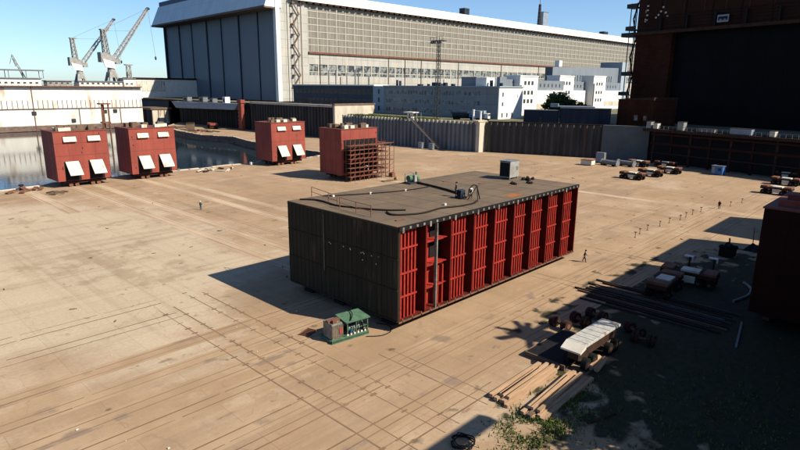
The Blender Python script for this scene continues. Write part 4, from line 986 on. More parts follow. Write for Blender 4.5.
# ------------------------------------------------------------------ window helpers
def windows(parent, face, c, rects, off=.06, frame='mullion', pane='pane', fw_=.12):
    """face 'x': plane x=c looking to -x, rects in (y0,y1,z0,z1); face 'y': plane y=c looking to -y"""
    for a0, a1, z0, z1 in rects:
        if face == 'x':
            f = MB().box(c - off, c, a0, a1, z0, z1).build('window', frame, parent); MB().box(c - off - .03, c - off, a0 + fw_, a1 - fw_, z0 + fw_, z1 - fw_).build('pane', pane, f)
        else:
            f = MB().box(a0, a1, c - off, c, z0, z1).build('window', frame, parent); MB().box(a0 + fw_, a1 - fw_, c - off - .03, c - off, z0 + fw_, z1 - fw_).build('pane', pane, f)

# ------------------------------------------------------------------ hangar (local: X along its long wall, Y along the door front)
TH = -.0459
hg = thing('assembly_hangar', 'gigantic pale assembly hangar with dark blue sliding doors and long glazed side wall', 'building', (213.2, 310.2, 0), TH)
GW, HL = 172, 500
MB().box(0, HL, 0, 1.0, 14, 30.6).box(0, 22.5, 0, 1.0, 30.6, 75.5).box(22.5, HL, 0, 1.0, 37.6, 44.2).build('side_wall', 'hall_panel', hg)
MB().box(22.5, HL, -1.0, .6, 44.2, 45.4).build('ledge', 'rust', hg)
npan = 62; step = (HL - 22.5) / npan
gl = {'rest': []}
for i in range(npan):
    x0 = 22.5 + i * step; x1 = x0 + step
    p = MB().box(0, step - .5, 0, .5, 45.4, 74.6).build('glazing_panel', 'glazing', hg, loc=(x0 + .5, .45, 0))
    m_ = MB().box(0, .5, -.25, .95, 45.4, 74.6)
    for r in range(1, 7): m_.box(.5, step, -.12, 0, 45.4 + r * 4.15, 45.4 + r * 4.15 + .45)
    m_.build('mullion', 'mullion', p, loc=(-.5, 0, 0))
    f = MB().box(x0 + .5, x1 - .5, .3, .8, 30.6, 37.6).build('window', 'pane_light', hg)
    MB().box(x0 - .35, x0 + .5, -.05, .95, 30.6, 37.6).box(x0 + .5, x1 - .35, .12, .3, 32.6, 33.1).build('window_mullion', 'mullion', f)
mb = MB()
for i in range(90): x = 16 + i * 5.4; mb.hexa([(x, -2.4, 74.4), (x + 3.6, -2.4, 74.4), (x + 3.6, .9, 74.4), (x, .9, 74.4)], [(x, -2.4, 75.2), (x + 3.6, -2.4, 75.2), (x + 3.6, .9, 75.9), (x, .9, 75.9)])
mb.parts('eaves_bracket', 'dark_brown', hg)
MB().hexa([(8, -2.6, 75.6), (HL, -2.6, 75.6), (HL, 9, 75.6), (8, 9, 75.6)], [(8, -2.2, 76.2), (HL, -2.2, 76.2), (HL, 9, 83.2), (8, 9, 83.2)]).box(-1, HL, 9, GW, 75.5, 83.1).build('roof', 'roof_white', hg)
MB().box(1, HL, GW - 1, GW, 14, 75.5).box(HL - 1, HL, 1, GW - 1, 14, 75.5).build('rear_wall', 'hall_panel', hg)
# door front
MB().box(-1.6, 1.2, -1.4, 1.6, 14, 76.5).build('corner_post', 'white_clean', hg)
dw = (GW - 3) / 7
for i in range(7):
    y0 = 1.8 + i * dw; x = .4 + (i % 2) * .9 + (1.2 if i == 0 else 0)
    d_ = MB().box(x, x + .8, y0, y0 + dw - .05, 14.2, 70.0).build('sliding_door', 'door_blue', hg)
    MB().box(x - .5, x, y0 + dw - .9, y0 + dw - .1, 14.2, 70).build('door_edge', 'navy', d_)
MB().box(-1.2, 2.8, GW - 1.4, GW, 14, 70).build('far_post', 'navy', hg)
MB().hexa([(-9, -1, 70.2), (3, -1, 70.2), (3, GW + 4, 70.2), (-9, GW + 4, 70.2)], [(-3.2, -1, 85), (3, -1, 85), (3, GW + 1.5, 85), (-3.2, GW + 1.5, 85)]).build('fascia', 'fascia_blue', hg)
MB().box(-9.2, -8.6, -1.2, GW + 4.2, 69.4, 70.6).box(-8.6, 0, -1.1, GW + 4, 69.3, 70.15).build('fascia_trim', 'rust_band', hg)
MB().box(-2.6, 6, -.5, GW + 1, 85, 88.5).build('roof_edge', 'roof_blue', hg)
for i, (x, y, s, h) in enumerate(((8, GW - 18, 4, 6), (10, GW - 34, 3, 4))): MB().box(x, x + s, y, y + s, 88.5 if x < 6 else 83.1, 92 + h - 4).build('roof_vent', 'roof_white', hg)
# stair tower on the side wall
stt = MB()
for i in range(9):
    z = 18 + i * 6.2; s = 1 if i % 2 else -1
    stt.beam((13.2 - s * 2.2, -1.3, z), (13.2 + s * 2.2, -1.3, z + 6.2), .35, .7)
    stt.box(9.9, 11.6, -2.3, -.2, z + 5.9, z + 6.5)
for x in (10.4, 16): stt.beam((x, -2.1, 14), (x, -2.1, 75), .3)
stt.build('external_stair', 'rust_band', hg)
MB().box(17.6, 18.1, -.5, 0, 14, 75).box(7.2, 7.6, -.5, 0, 14, 75).build('downpipe', 'mullion', hg)
pp_ = MB()
for q in range(24):
    x = 30 + q * 20 + random.uniform(-4, 4); pp_.box(x, x + .45, -.45, -.05, 14, random.choice((30, 30, 44, 24)))
pp_.parts('downpipe', 'rust_band', hg)
# roof items
for x, y, h, wd, nm, lb, c in ((305, 14, 20, .9, 'roof_mast', 'dark antenna mast on the hangar roof', 'mast'), (318, 18, 14, 9, 'roof_plant_room', 'blue grey plant room box on the hangar roof right of the mast', 'plant room'), (190, 12, 5, 6, 'roof_vent_box', 'small dark vent box on the hangar roof, left of the mast', 'vent'), (432, 12, 3, 9, 'roof_hatch', 'low dark hatch on the far part of the hangar roof', 'hatch')):
    p = Matrix.Rotation(TH, 3, 'Z') @ Vector((x, y, 0)) + Vector((213.2, 310.2, 83.1))
    t = thing(nm, lb, c, tuple(p), TH)
    if c == 'mast':
        mb = MB(); lattice(mb, (0, 0, 0), (0, 0, h), 2.2, 1.2, 6, .5); mb.build('lattice', 'dark_steel', t); MB().cyl((0, 0, h), (0, 0, h + 8), .2).build('antenna', 'dark_steel', t)
    else:
        MB().box(-wd / 2, wd / 2, -3, 3, 0, h).build('body', 'pontoon' if h > 10 else 'navy', t); MB().box(-wd / 2 - .3, wd / 2 + .3, -3.3, 3.3, h, h + .4).build('cap', 'steel_grey', t)

# ------------------------------------------------------------------ floating pontoon and dock recess in front of the hangar
t = thing('pontoon', 'long light blue grey pontoon deck in front of the hangar doors', 'pontoon', (166, 281, 0))
MB().hexa([(0, 4, 10.6), (5, 4, 10.6), (5, 74, 9.6), (0, 74, 9.6)], [(0, 0, 14.0), (5, 0, 14.0), (5, 80, 13.4), (0, 80, 13.4)]).build('deck', 'pontoon', t)
MB().box(5, 5.6, -3, 95, -3, 14.3).build('back_wall', 'black', t)
mb = MB()
for q in range(14): mb.box(3.4, 4.0, 3 + q * 5.4, 3.5 + q * 5.4, 0, 9.6)
mb.parts('fender', 'navy', t)
t = thing('red_column', 'red steel column at the right end of the light blue pontoon', 'column', (166.3, 278.5, 0))
mb = MB(); mb.box(-.9, .9, -1.6, 1.6, 0, 14.5)
for q in range(7): mb.box(-1.2, -.9, -1.9, 1.9, 1 + q * 2, 1.7 + q * 2)
mb.build('column', 'block_red', t); MB().box(-1.3, 1.3, -2, 2, 14.5, 16.2).build('head', 'block_red', t)
t = thing('quay_recess', 'dark quay wall left of the blue pontoon, below the hangar corner', 'wall', (171, 362, 0))
MB().box(0, 1.5, -1, 60, -3, 13.2).build('wall', 'navy', t); MB().box(-.6, 1.6, -1, 60, 13.2, 14.0).build('coping', 'dark_brown', t)
for x, y, s, h, m, lb in ((168.5, 297.5, 3, 3.4, 'white_clean', 'white box cabin standing on the blue pontoon'), (168.5, 312, 4, 2.2, 'steel_grey', 'grey winch house on the pontoon, right of the others'), (168.5, 324, 5.5, 2.8, 'steel_grey', 'grey winch house in the middle of the pontoon'), (168.5, 344, 6, 2.6, 'steel_grey', 'grey winch house at the left end of the pontoon')):
    t = thing('deck_house', lb, 'deck house', (x, y, 14.05), group='houses on the pontoon'); MB().box(-1.5, 1.5, -s / 2, s / 2, 0, h).build('body', m, t); MB().box(-1.7, 1.7, -s / 2 - .2, s / 2 + .2, h, h + .25).build('roof', 'dark_steel', t)
    MB().box(-1.56, -1.5, -s / 4, s / 4, .3, h * .7).build('door', 'dark_steel', t)
railing('quay_railing', [(169.8, 276 - 7.7 * i, 15.3) for i in range(10)], 'thin railing along the top of the tall dark quay wall', 1.1, 'rust', grp='railings along the quay')

# ------------------------------------------------------------------ floating dock with cranes
fd = thing('floating_dock', 'long white floating dock with rust streaks across the far water', 'floating dock', (-60, 377, -3))
MB().box(0, 214, 0, 26, .2, 24.8).build('hull', 'dock_white', fd)
MB().box(-.1, 214.1, -.25, 0, .2, 3.2).build('waterline_band', 'rust_band', fd)
MB().box(-.2, 214.2, -1.4, 26.2, 24.8, 25.4).build('walkway', 'rust', fd)
MB().box(0, 214, -.5, 0, 12.4, 12.8).box(0, 214, -.3, 0, 23.3, 23.6).build('rubbing_strake', 'rust_band', fd)
mb = MB()
for q in range(86): mb.box(q * 2.5 + .5, q * 2.5 + .8, -.16, 0, 12.8, 17.4)
mb.build('stiffener_row', 'rust_band', fd)
mb = MB()
for q in range(9): x = 12 + q * 23.5; mb.box(x, x + .35, -.4, 0, 0, 12.4 if q % 3 else 24.8)
for x, z in ((60, 6), (136, 2), (200, 3), (216 - 4, 5)): pass
mb.parts('downpipe', 'rust', fd)
for x, z in ((152, 9.2), (190, 9.4), (196, 9.6), (172, 4.5)):
    MB().box(x, x + 2.2, -.5, 0, z, z + 2).build('scupper', 'dark_steel', fd)
rl = MB()
for q in range(72): rl.beam((q * 3, -1.2, 25.4), (q * 3, -1.2, 26.6), .12)
rl.beam((0, -1.2, 26.6), (214, -1.2, 26.6), .12); rl.beam((0, -1.2, 26), (214, -1.2, 26), .1); rl.build('railing', 'steel_grey', fd)
for i, (x0, x1, h, m, lb) in enumerate(((138, 160, 3.8, 'white', 'long low white house on the floating dock under the leftmost small crane'), (163, 176, 2.6, 'crane_grey', 'grey house in the middle of the floating dock, left of the two cranes'), (180, 205, 2.6, 'white', 'low white house on the floating dock beneath the two cranes'), (206, 213, 4.6, 'white', 'white house at the right end of the floating dock'))):
    t = thing('dock_house', lb, 'deck house', (-60 + x0, 382, 22.4), group='houses on the floating dock'); w_ = x1 - x0
    MB().box(0, w_, 0, 7, 0, h).build('body', m, t); MB().box(-.6, w_ + .6, -.6, 7.6, h, h + .5).build('roof', 'steel_grey', t)
    windows(t, 'y', 0, [(1 + q * 3, 2.6 + q * 3, 1, 2.1) for q in range(int(w_ / 3))])
t = thing('dock_canopy', 'dark flat canopy on thin posts at the far left of the floating dock', 'canopy', (76, 381, 26.4))
MB().box(0, 26, 0, 9, 4.2, 4.8).build('roof', 'steel_grey', t); mb = MB(); [mb.beam((x, y, 0), (x, y, 4.2), .3) for x in (.5, 8.5, 17, 25.4) for y in (.5, 8.5)]; mb.parts('post', 'steel_grey', t)

def portal_crane(loc, sc, rz, label, m='crane_grey', jib=1):
    t = thing('dock_crane', label, 'crane', loc, rz, 'cranes on the floating dock'); t.scale = (sc, sc, sc)
    mb = MB()
    for sx in (-3.2, 3.2):
        for sy in (-3, 3): mb.beam((sx, sy, 0), (sx * .45, sy * .45, 8), 1.1)
    mb.box(-3.6, 3.6, -3.3, -2.7, 1.5, 2.1).box(-3.6, 3.6, 2.7, 3.3, 1.5, 2.1); mb.build('portal', m, t)
    MB().cyl((0, 0, 5.0), (0, 0, 13.5), 2.6, 12, 1.5).build('slewing_column', m, t)
    MB().hexa([(-6.2, -2, 13.5), (2.6, -2, 13.5), (2.6, 2, 13.5), (-6.2, 2, 13.5)], [(-6.2, -2, 19), (1.8, -2, 17.2), (1.8, 2, 17.2), (-6.2, 2, 19)]).build('machine_house', 'crane_grey', t)
    MB().box(2.6, 5.2, -1.6, .8, 12.8, 15.6).build('cab', 'crane_grey', t)
    MB().hexa([(-4.5, -2.4, 10.8), (1.5, -2.4, 10.0), (1.5, -1.9, 10.0), (-4.5, -1.9, 10.8)], [(-5.6, -2.5, 15.4), (1.0, -2.5, 13.8), (1.0, -2.05, 13.8), (-5.6, -2.05, 15.4)]).build('counterweight', 'white', t)
    tw = MB(); lattice(tw, (-1.8, 0, 17), (-2.6, 0, 31.5), 2.8, 1.8, 6, .5); tw.box(-4.2, .6, -1.2, 1.2, 31.3, 31.9); tw.build('tower', m, t)
    jb = MB(); lattice(jb, (2.6, 0, 15.5), (26, 0, 45.5), 2.4, 1.1, 12, .36); jb.build('jib', m, t)
    MB().blob((26.5, 0, 46), (1.4, 1, .9), 8, .1).build('jib_head', 'dark_steel', t)
    ro = MB(); ro.beam((-2.6, 0, 31.6), (26, 0, 45.8), .16); ro.beam((-2.6, .8, 31.2), (15, .5, 32.2), .14); ro.beam((26.5, 0, 45.5), (29, 0, 18), .12); ro.build('ropes', 'steel_grey', t)
    hk = MB(); hk.blob((29, 0, 17.2), (.6, .6, 1.2), 8, .1); hk.build('hook_block', 'dark_steel', t); return t
portal_crane((142.5, 391, 22.4), 1.08, R(8), 'large grey jib crane on the floating dock, nearest the blue hangar', m='crane_grey')
portal_crane((126.2, 398, 22.4), .90, R(2), 'grey jib crane on the floating dock, left of the large one', m='crane_grey')
t = thing('small_derrick', 'small derrick mast leaning over the canopy at the far left of the dock', 'derrick', (92, 392, 22.4))
mb = MB(); lattice(mb, (4, 0, 0), (-2.2, 0, 17), 1.2, .5, 8, .2); mb.build('boom', 'crane_grey', t); MB().beam((-2.2, 0, 17), (-3.8, 0, 12), .2).beam((-2.2, 0, 15), (-1, 0, 10.5), .3).build('tackle', 'dark_steel', t)
t = thing('end_tower', 'short pale lattice tower at the right end of the floating dock', 'tower', (150.5, 384, 22.4))
mb = MB(); lattice(mb, (0, 0, 0), (0, 0, 13), 2.6, 2.0, 5, .3); mb.build('lattice', 'crane_grey', t); MB().box(-2.2, 2.4, -1.4, 1.4, 13, 13.6).box(-1, 1, -1, 1, 6, 9).build('cab', 'crane_grey', t)
# mid-height brown gangway in front of dock
t = thing('red_dolphin', 'rusty red pile dolphin with ladders standing in the water before the floating dock', 'pile', (103, 300, -3))
mb = MB(); [mb.cyl((x, y, 0), (x, y, 17), .4, 8) for x, y in ((0, 0), (3, 0), (1.5, 2.4))]; mb.box(-.5, 3.5, -.5, 2.8, 8, 8.6); mb.build('piles', 'rust', t); MB().box(-1, 4, -1, 3.2, 17, 17.6).build('head', 'rust', t)
# building beyond the dock
t = thing('dock_shed', 'white shed with thin red roof line between the floating dock and the hangar', 'building', (172, 430, 0))
MB().box(0, 60, 0, 20, 10, 27.4).build('wall', 'white', t); MB().box(-.6, 60, -.6, 20.6, 27.4, 28.6).build('roof', 'beam_red', t)
windows(t, 'y', 0, [(1 + q * 3.6, 3.9 + q * 3.6, 19, 26) for q in range(6)], frame='steel_grey', pane='cream', fw_=.2)
t = thing('landing_stage', 'brown wooden landing stage beside the end of the floating dock', 'jetty', (157, 372, -3)); MB().box(0, 14, 0, 22, 11, 12.2).build('deck', 'brown', t); mb = MB(); [mb.cyl((x, y, 0), (x, y, 11), .6, 8) for x in (1, 5, 9, 13) for y in (1, 11, 21)]; mb.build('piles', 'dark_brown', t); MB().box(1, 12, .5, .9, 2, 11).build('fender_panel', 'concrete', t)

# ------------------------------------------------------------------ office buildings on the terrace
of = thing('office_building', 'long blue grey office block with three rows of windows behind the grey wall', 'building', (200, 136, 0))
MB().box(0, 17.8, .4, 67, 10.96, 23.8).build('wall', 'office', of)
MB().box(0, 17.8, 0, .4, 10.96, 23.8).build('end_wall', 'white_clean', of)
MB().box(-.4, 18.2, -.4, 67.4, 23.8, 24.3).build('parapet', 'office_pale', of)
rects = []
for gidx in range(8):
    for q in range(4):
        y0 = 9.5 + gidx * 7.1 + q * 1.6
        for z in (12.3, 16.2, 20.2): rects.append((y0, y0 + 1.25, z, z + 2.0))
windows(of, 'x', 0, rects[:99], pane='pane_light', frame='office_pale', fw_=.1)
windows(of, 'y', 0, [(2.2, 3.3, 20, 21.9), (2.2, 3.3, 16.2, 18.0), (2.2, 3.3, 11.6, 13.6), (5.8, 6.9, 11.6, 13.6), (9.5, 10.6, 11.6, 13.6), (13.6, 14.2, 19.6, 21)], frame='white_clean')
MB().box(3, 8, 2, 3.5, 24.3, 28.0).box(3, 9, 14, 22, 24.3, 28.2).parts('roof_room', 'clad_blue', of)
MB().box(2, 8, 8, 13.5, 24.3, 27.8).parts('roof_room', 'white_clean', of)
mb = MB()
for x, y, s, h in ((2, 30, 1.5, 1.4), (2, 33, 2, 1.0), (3, 36, 3, 1.5), (2, 40, 1, .8), (2, 58, .8, 2.2), (2, 60, .8, 2.6), (2.5, 26, 1.4, .9), (2, 45, 2, .7), (3, 6, 1, 2.4), (3, 1, 1, 1.3)): mb.box(x, x + s, y, y + s, 24.3, 24.3 + h)
mb.parts('roof_duct', 'navy', of)
t = thing('low_annex', 'dark annex with blue tinted windows left of the office block, before the hangar', 'building', (201.5, 203.4, 0))
MB().box(0, 10, 8, 76, 10.96, 24.0).build('wall', 'office_dark', t); MB().box(-1.0, 10, 0, 8, 10.96, 23.9).build('end_panel', 'office_pale', t)
MB().box(-.3, 10.3, 8, 76.3, 24.0, 24.6).build('parapet', 'white', t)
windows(t, 'x', 0, [(10 + q * 3.8, 12.9 + q * 3.8, z, z + 2.2) for q in range(17) for z in (15.0, 20.0)], pane='pane', frame='steel_grey')
windows(t, 'x', -1.0, [(3, 4.4, z, z + 2.4) for z in (12.2, 16.2, 20.2)], pane='pane', frame='office_pale')
mb = MB(); [mb.cyl((2, y, 24.6), (2, y, 24.6 + h), .3, 8) for y, h in ((14, 4.5), (22, 6), (24.5, 7.5), (31, 6), (40, 7), (46, 7.5))]; mb.parts('roof_stack', 'steel_grey', t)
# white tower blocks and connecting wings
def tower(x0, y0, wd, z1, label, rows, dp=8):
    t = thing('white_tower', label, 'building', (x0, y0, 0), group='white stair towers behind the office'); MB().box(0, wd, 0, dp, 10.96, z1).build('wall', 'white_clean', t)
    MB().box(-.25, wd + .25, -.25, dp + .25, z1, z1 + .5).build('parapet', 'white_clean', t)
    r = []
    for z in rows:
        for q in range(3): r.append((wd * (.22 + .2 * q), wd * (.22 + .2 * q) + wd * .13, z, z + 2.1))
    windows(t, 'y', 0, r, frame='white_clean', pane='pane'); MB().box(.3, .9, -.5, 0, 11, z1 - 4).build('downpipe', 'steel_grey', t); return t
tower(237.3, 150, 16.0, 29.0, 'white tower with small windows directly right of the office block', (25, 20.5, 16.5))
tower(293, 160, 16.5, 30.2, 'white tower with small windows above the bushy tree', (25.5, 20.5, 16))
tower(334, 160, 16.5, 30.8, 'white tower with small windows farthest right, nearest the brick hall', (25.5, 20.5, 16))
for x0, x1, y, lb in ((253.5, 292.9, 156, 'wing with blue grey top storey between the first and second white towers'), (309.6, 333.9, 164, 'wing with blue grey top storey between the second and third white towers'), (350.6, 384, 164, 'wing with blue grey top storey right of the third white tower'), (218.6, 237, 152, 'low wing with blue grey top storey between the office block and the first white tower')):
    t = thing('connecting_wing', lb, 'building', (x0, y, 0), group='wings between the white towers'); MB().box(0, x1 - x0, 0, 14, 10.96, 22.6).build('wall', 'white_clean', t); MB().box(.2, x1 - x0 - .2, 1.2, 14, 22.6, 27.6).build('top_storey', 'clad_blue', t)
    MB().box(0, x1 - x0, -.15, 0, 13.2, 16.0).build('dark_band', 'concrete', t)
    windows(t, 'y', 1.2, [(2 + q * 4, 3.2 + q * 4, 24.2, 26) for q in range(int((x1 - x0 - 3) / 4))], frame='steel_grey')
t = thing('blue_shed', 'big blue grey clad shed with a row of slit windows behind the white towers', 'building', (313, 176, 0))
MB().hexa([(0, 0, 10.96), (92, 0, 10.96), (92, 5, 10.96), (0, 5, 10.96)], [(0, 0, 36), (92, 0, 38), (92, 5, 38), (0, 5, 36)]).build('wall', 'clad_blue', t)
windows(t, 'y', 0, [(24 + q * 3.5, 25.1 + q * 3.5, 28.2, 32.0) for q in range(17)], frame='navy')
windows(t, 'y', 0, [(60 + q * 3.5, 61 + q * 3.5, 24.2, 26.6) for q in range(3)], frame='navy')
MB().box(92.1, 101, -2, 14, 10.96, 42).build('end_block', 'office_pale', t)
MB().box(9, 12.5, 1, 4, 36.5, 40.0).build('roof_vent', 'white_clean', t)

# dark container row, low shed
def container(p, q, z0, h, d_, m, label, nm='steel_container', cat='container'):
    p = Vector((*p, 0)); q = Vector((*q, 0)); dd = q - p; L = dd.length; a = math.atan2(dd.y, dd.x); t = thing(nm, label, cat, (p.x, p.y, z0), a, 'containers along the dark wall top')
    mb = MB(); mb.box(0, L, 0, d_, .1, h); k = int(L / .8)
    for i in range(k): mb.box(i * L / k + .1, i * L / k + .4, -.12, 0, .3, h - .3)
    mb.build('body', m, t); MB().box(-.1, L + .1, -.2, d_ + .1, h, h + .2).box(0, L, -.1, d_, 0, .1).build('roof', 'steel_grey' if m == 'navy' else m, t)
    MB().box(L * .45, L * .45 + 1.4, -.2, -.12, .1, 2.3).build('door', 'dark_steel', t)
container((190.5, 118), (194.8, 106.4), 10.96, 4.6, 5, 'navy', 'dark navy container on top of the dark wall, left one')
container((195.2, 105.6), (201.2, 89.2), 10.96, 5.6, 5, 'navy', 'dark navy container on top of the dark wall, longer right one')
t = thing('parked_car', 'pale blue car parked on the terrace in front of the bushy tree', 'car', (207, 104.5, 17.2)); 
# it stands on a raised slab
bpy.data.objects.remove(t)
t = thing('pipe_rack', 'pale blue pipes and boxes lying on the roofs of the dark containers', 'pipes', (199.5, 104, 16.8), R(-70))
for q in range(5): MB().cyl((-4.0, q * .6 - 1.0, .3), (9 - q, q * .6 - 1.0, .3), .25, 8).build('pipe', 'pontoon', t)
MB().box(-7, -4.2, -1, 1, 0, 1.3).build('box', 'pontoon', t)
t = thing('brick_shed', 'low dark brick shed between the containers and the tall brick hall', 'building', (201.6, 78, 10.96), R(-17))
MB().box(0, 12, -4.4, 10.5, 0, 9.0).build('wall', 'brick_red', t); MB().hexa([(-.3, -4.4, 9), (12.3, -4.4, 9), (12.3, 10.8, 9), (-.3, 10.8, 9)], [(-.3, -4.4, 10.0), (12.3, -4.4, 10.0), (12.3, 10.8, 9.2), (-.3, 10.8, 9.2)]).build('roof', 'dark_brown', t)
windows(t, 'x', 0, [(-2, -.6, 2.2, 3.8), (1.6, 3.2, 2.0, 3.9)], frame='block_red', pane='pane_light')

# small things on the terrace edge
t = thing('lamp_mast', 'tall dark lattice floodlight mast rising in front of the office block', 'light mast', (185, 156.2, 10.96))
mb = MB(); lattice(mb, (0, 0, 0), (0, 0, 31), 1.9, .9, 18, .16); mb.build('mast', 'dark_steel', t)
MB().box(-1.5, 1.5, -3, 3, 30.8, 31.1).build('platform', 'dark_steel', t); mb = MB(); [mb.beam((-1.5, y, 31.1), (-1.5, y, 32.4), .12) for y in (-3, -1.5, 0, 1.5, 3)]; mb.beam((-1.5, -3, 32.4), (-1.5, 3, 32.4), .12); mb.build('guardrail', 'dark_steel', t)
for y in (-2.4, -.9, .9, 2.4): MB().box(-1.9, -1.3, y - .5, y + .5, 29.8, 30.7).build('floodlight', 'steel_grey', t)
t = thing('tank_truck', 'dark blue tank truck parked behind the grey sheet pile wall', 'truck', (186.5, 143.5, 10.96), R(-78))
MB().cyl((-4.5, 0, 2.3), (2.2, 0, 2.3), 1.35, 16).build('tank', 'navy', t); MB().box(-4.6, 5.4, -.7, .7, .7, 1.1).build('chassis', 'black', t)
c_ = MB().box(2.9, 5.2, -1.2, 1.2, 1.1, 3.3).build('cab', 'blue', t, bevel=.1); MB().box(5.2, 5.24, -1, 1, 2.2, 3.1).build('windscreen', 'pane', c_)
MB().box(3.4, 4.6, -1.24, -1.2, 2.2, 3.0).build('side_window', 'pane_light', c_)
for x in (-3.6, -2.4, 4.0): [MB().cyl((x, e * 1.2, .55), (x, e * .85, .55), .55, 14).build('wheel', 'rubber', t) for e in (-1, 1)]
t = thing('box_truck', 'pale blue box truck right of the dark tank truck, behind the grey wall', 'truck', (186.5, 134.8, 10.96), R(-78))
MB().box(-2.2, 1.6, -1.2, 1.2, 1.0, 3.9).build('box', 'pontoon', t); c_ = MB().box(1.8, 3.4, -1.1, 1.1, .9, 2.9).build('cab', 'white', t, bevel=.08); MB().box(3.4, 3.44, -.9, .9, 1.9, 2.7).build('windscreen', 'pane', c_)
MB().box(-2.2, 3.3, -.5, .5, .6, .9).build('chassis', 'black', t)
for x in (-1.3, 2.5): [MB().cyl((x, e * 1.15, .5), (x, e * .8, .5), .5, 12).build('wheel', 'rubber', t) for e in (-1, 1)]
for x, y, h, lb in ((177.2, 131.6, 4.2, 'white ventilation post on the grey wall top, left of the pair by the pier'), (178.2, 129.0, 3.6, 'white ventilation post on the grey wall top, right of the pair by the pier')):
    t = thing('vent_post', lb, 'post', (x, y, 10.96), group='white posts on the wall top'); MB().cyl((0, 0, 0), (0, 0, h), .36, 10).build('pipe', 'white_clean', t); MB().cyl((0, 0, h), (0, 0, h + .4), .5, 10).build('cap', 'white_clean', t)
t = thing('kiosk', 'small white kiosk with a wide flat roof on the grass above the grey wall', 'kiosk', (173.8, 160.6, 10.96)); MB().box(-.9, .9, -.9, .9, 0, 2.4).build('body', 'white_clean', t); MB().box(-1.8, 1.8, -2.6, 2.6, 2.4, 2.8).build('roof', 'white', t); MB().box(-.94, -.9, -.4, .4, 0, 2).build('door', 'steel_grey', t)
t = thing('stair_landing', 'grey steel landing frame at the head of the wall stair', 'platform', (172.6, 157.5, 10.96)); mb = MB(); [mb.beam((x, y, 0), (x, y, 2.6), .14) for x in (-1.5, 1) for y in (-2.5, 0, 2.5)]; mb.parts('post', 'crane_grey', t); mb = MB(); [mb.beam((x, -2.5, z), (x, 2.5, z), .1) for x in (-1.5, 1) for z in (1.3, 2.6)]; mb.build('rails', 'crane_grey', t)
g2 = MB()
for i in range(2600):
    y = random.uniform(150, 199); x = 172.4 + random.random() * 7; a = random.random() * 6.28; h = random.uniform(.2, .9)
    g2.add([(x - cos(a) * .2, y - sin(a) * .2, 10.95), (x + cos(a) * .2, y + sin(a) * .2, 10.95), (x + random.gauss(0, .15), y + random.gauss(0, .2), 10.95 + h)], [(0, 1, 2)])
stuff(g2.build('grass', 'grass'))

# ------------------------------------------------------------------ brick hall at the right (local: Y along the front, outward = -X)
ang = math.atan2(43.2, 10.3) - pi / 2       # local +Y points back towards the corner
hb = thing('brick_hall', 'towering dark red brick hall with a huge black doorway at the right side', 'building', (233.4, 95.8, -4.7), ang)
hb.scale = (1.2, 1.2, 1.2)
HB = hb
L_ = 112
MB().box(0, 90, -12.7, 0, 10.96, 41.5).build('wall', 'brick_red', hb)
MB().box(0, 90, -L_, 0, 41.5, 52.6).build('upper_wall', 'brick_top', hb)
MB().box(.0, 90, -L_, -98, 10.96, 41.5).build('wall', 'brick_red', hb)
MB().box(2.2, 3.2, -98, -12.7, 10.96, 41.5).build('hall_door', 'hall_door', hb)
MB().box(-.6, 90.4, -L_ - .4, .4, 52.6, 53.2).build('parapet', 'dark_brown', hb)
MB().box(-1.2, 0, -L_, .3, 40.6, 41.5).build('lintel_ledge', 'dark_brown', hb)
for q in range(5): MB().box(-.35, -.05, -L_ + 1, -.4, 42.3 + q * .9, 42.45 + q * .9).build('cable_tray', 'black', hb)
mb = MB()
for q in range(12): mb.box(-.9, 0, -9 - q * 8.6, -8.5 - q * 8.6, 41.5, 45.4)
mb.parts('ledge_bracket', 'black', hb)
mb = MB()
for q in range(17): mb.box(-.12, 0, -3 - q * 6.4, -2.6 - q * 6.4, 45.6, 52.4)
mb.build('pilaster_strip', 'dark_brown', hb)
f = MB().box(-1.5, -1.3, -30.2, -27.0, 42.4, 44.4).build('sign_board', 'pontoon', hb); MB().box(-1.56, -1.5, -29.9, -27.3, 42.9, 43.9).build('sign_face', 'black', f); MB().box(-1.6, -1.56, -28.4, -27.7, 43.0, 43.25).box(-1.6, -1.56, -29.5, -28.9, 43.0, 43.25).build('sign_marks', 'pontoon', f)
mb = MB()   # pale letters high on the brickwork
for z in (44.9, 46.4, 47.9, 49.2): mb.box(-.12, 0, -3.6, -2.9, z, z + .45)
mb.box(-.12, 0, -2.95, -2.55, 44.6, 45.6).box(-.12, 0, -2.95, -2.55, 47.4, 48.2)
for y, z in ((-7.2, 46.1), (-7.9, 47.1), (-8.6, 48.3), (-9.6, 46.6), (-10.3, 45.6), (-6.4, 45.4)): mb.box(-.12, 0, y - .35, y + .2, z, z + .5)
mb.build('lettering', 'cream', hb)
MB().box(-.1, 0, -8.6, -5.2, 18.2, 19.8).build('window', 'pane', hb)
MB().box(-.1, 0, -8.6, -6.2, 12.6, 13.4).build('window', 'pane', hb)
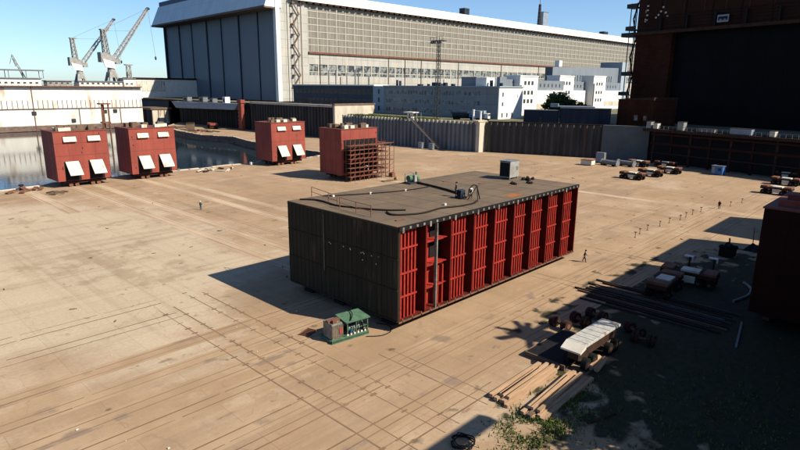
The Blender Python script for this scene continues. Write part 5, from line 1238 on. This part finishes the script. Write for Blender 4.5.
# fire stair on the hall's corner
fs = thing('fire_stair', 'thin dark fire escape with landings on the left corner of the brick hall', 'fire escape', (234.5, 96.7, 8.45), ang)
fs.scale = (1.2, 1.2, 1.2)
mb = MB(); [mb.beam((x, y, 0), (x, y, 40), .22) for x in (0, 2.4) for y in (.2, 2.4)]
for q in range(6): z = 5 + q * 6.0; s = q % 2; mb.beam((0 if s else 2.4, 1.3, z), (2.4 if s else 0, 1.3, z + 6), .2, .5)
mb.build('frame', 'dark_steel', fs); mb = MB()
for z, w_ in ((10.5, 1.6), (17, 1.2), (29.5, 2.6), (31.5, 1.2), (38.5, 1.4)): mb.box(-.6, 3, 0, 2.4 + w_, z, z + .3).box(-.6, -.5, 0, 2.4 + w_, z + .3, z + 1.3)
mb.parts('landing', 'dark_steel', fs)
# slipway steelwork below the hall, in front of the recess
sg = thing('slip_steelwork', 'dark red steel columns and beams of the slipway front below the brick hall', 'steelwork', (193.6, 75.5, 0), ang)
MB().box(4, 5, -95, -1.5, 0, 10.9).build('recess_wall', 'black', sg)
MB().box(0, 6, -95, -1.5, 10.2, 11.1).build('platform', 'dark_brown', sg)
MB().box(-.25, 0, -95, -5, 9.2, 9.7).build('beam', 'beam_red', sg)
MB().box(-.25, .3, -95, -5, 6.2, 6.9).build('beam', 'beam_red', sg)
MB().box(-.2, .2, -95, -5, 3.4, 3.65).build('beam', 'dark_brown', sg)
for q in range(15): MB().box(.32, .9, -6 - q * 6.2, -5.4 - q * 6.2, 0, 10.2).build('column', 'beam_red' if q % 2 else 'dark_brown', sg)
mb = MB()
for q in range(60): mb.beam((-.3, -3 - q * 1.55, 11.1), (-.3, -3 - q * 1.55, 12.2), .08)
mb.beam((-.3, -3, 12.2), (-.3, -95, 12.2), .08); mb.build('railing', 'steel_grey', sg)
rot = Matrix.Rotation(ang, 3, 'Z')
for i, (y, s, h, m, lb) in enumerate(((-3.2, 1.6, 2.2, 'crane_grey', 'grey machine at the left end of the hall platform'), (-5.6, 1.5, 1.8, 'cream', 'cream box second from the left on the hall platform'), (-14.2, 2.0, 2.6, 'crane_grey', 'tall pale grey box with ladder on the hall platform'), (-22.5, 5.0, 1.0, 'steel_grey', 'low grey crate row in the middle of the hall platform'), (-32.5, 6.0, 1.7, 'pontoon', 'long light blue container body on the hall platform'), (-41, 1.4, 1.6, 'cream', 'small cream box on the right of the hall platform'))):
    p = rot @ Vector((1.4, y, 0)) + Vector((193.6, 75.5, 11.1)); t = thing('platform_box', lb, 'box', tuple(p), ang, 'boxes on the hall platform')
    MB().box(-.9, .9, -s / 2, s / 2, .1, h).build('body', m, t); MB().box(-1, 1, -s / 2 - .1, s / 2 + .1, h, h + .12).box(-.9, .9, -s / 2, s / 2, 0, .1).build('lid', 'dark_steel', t)
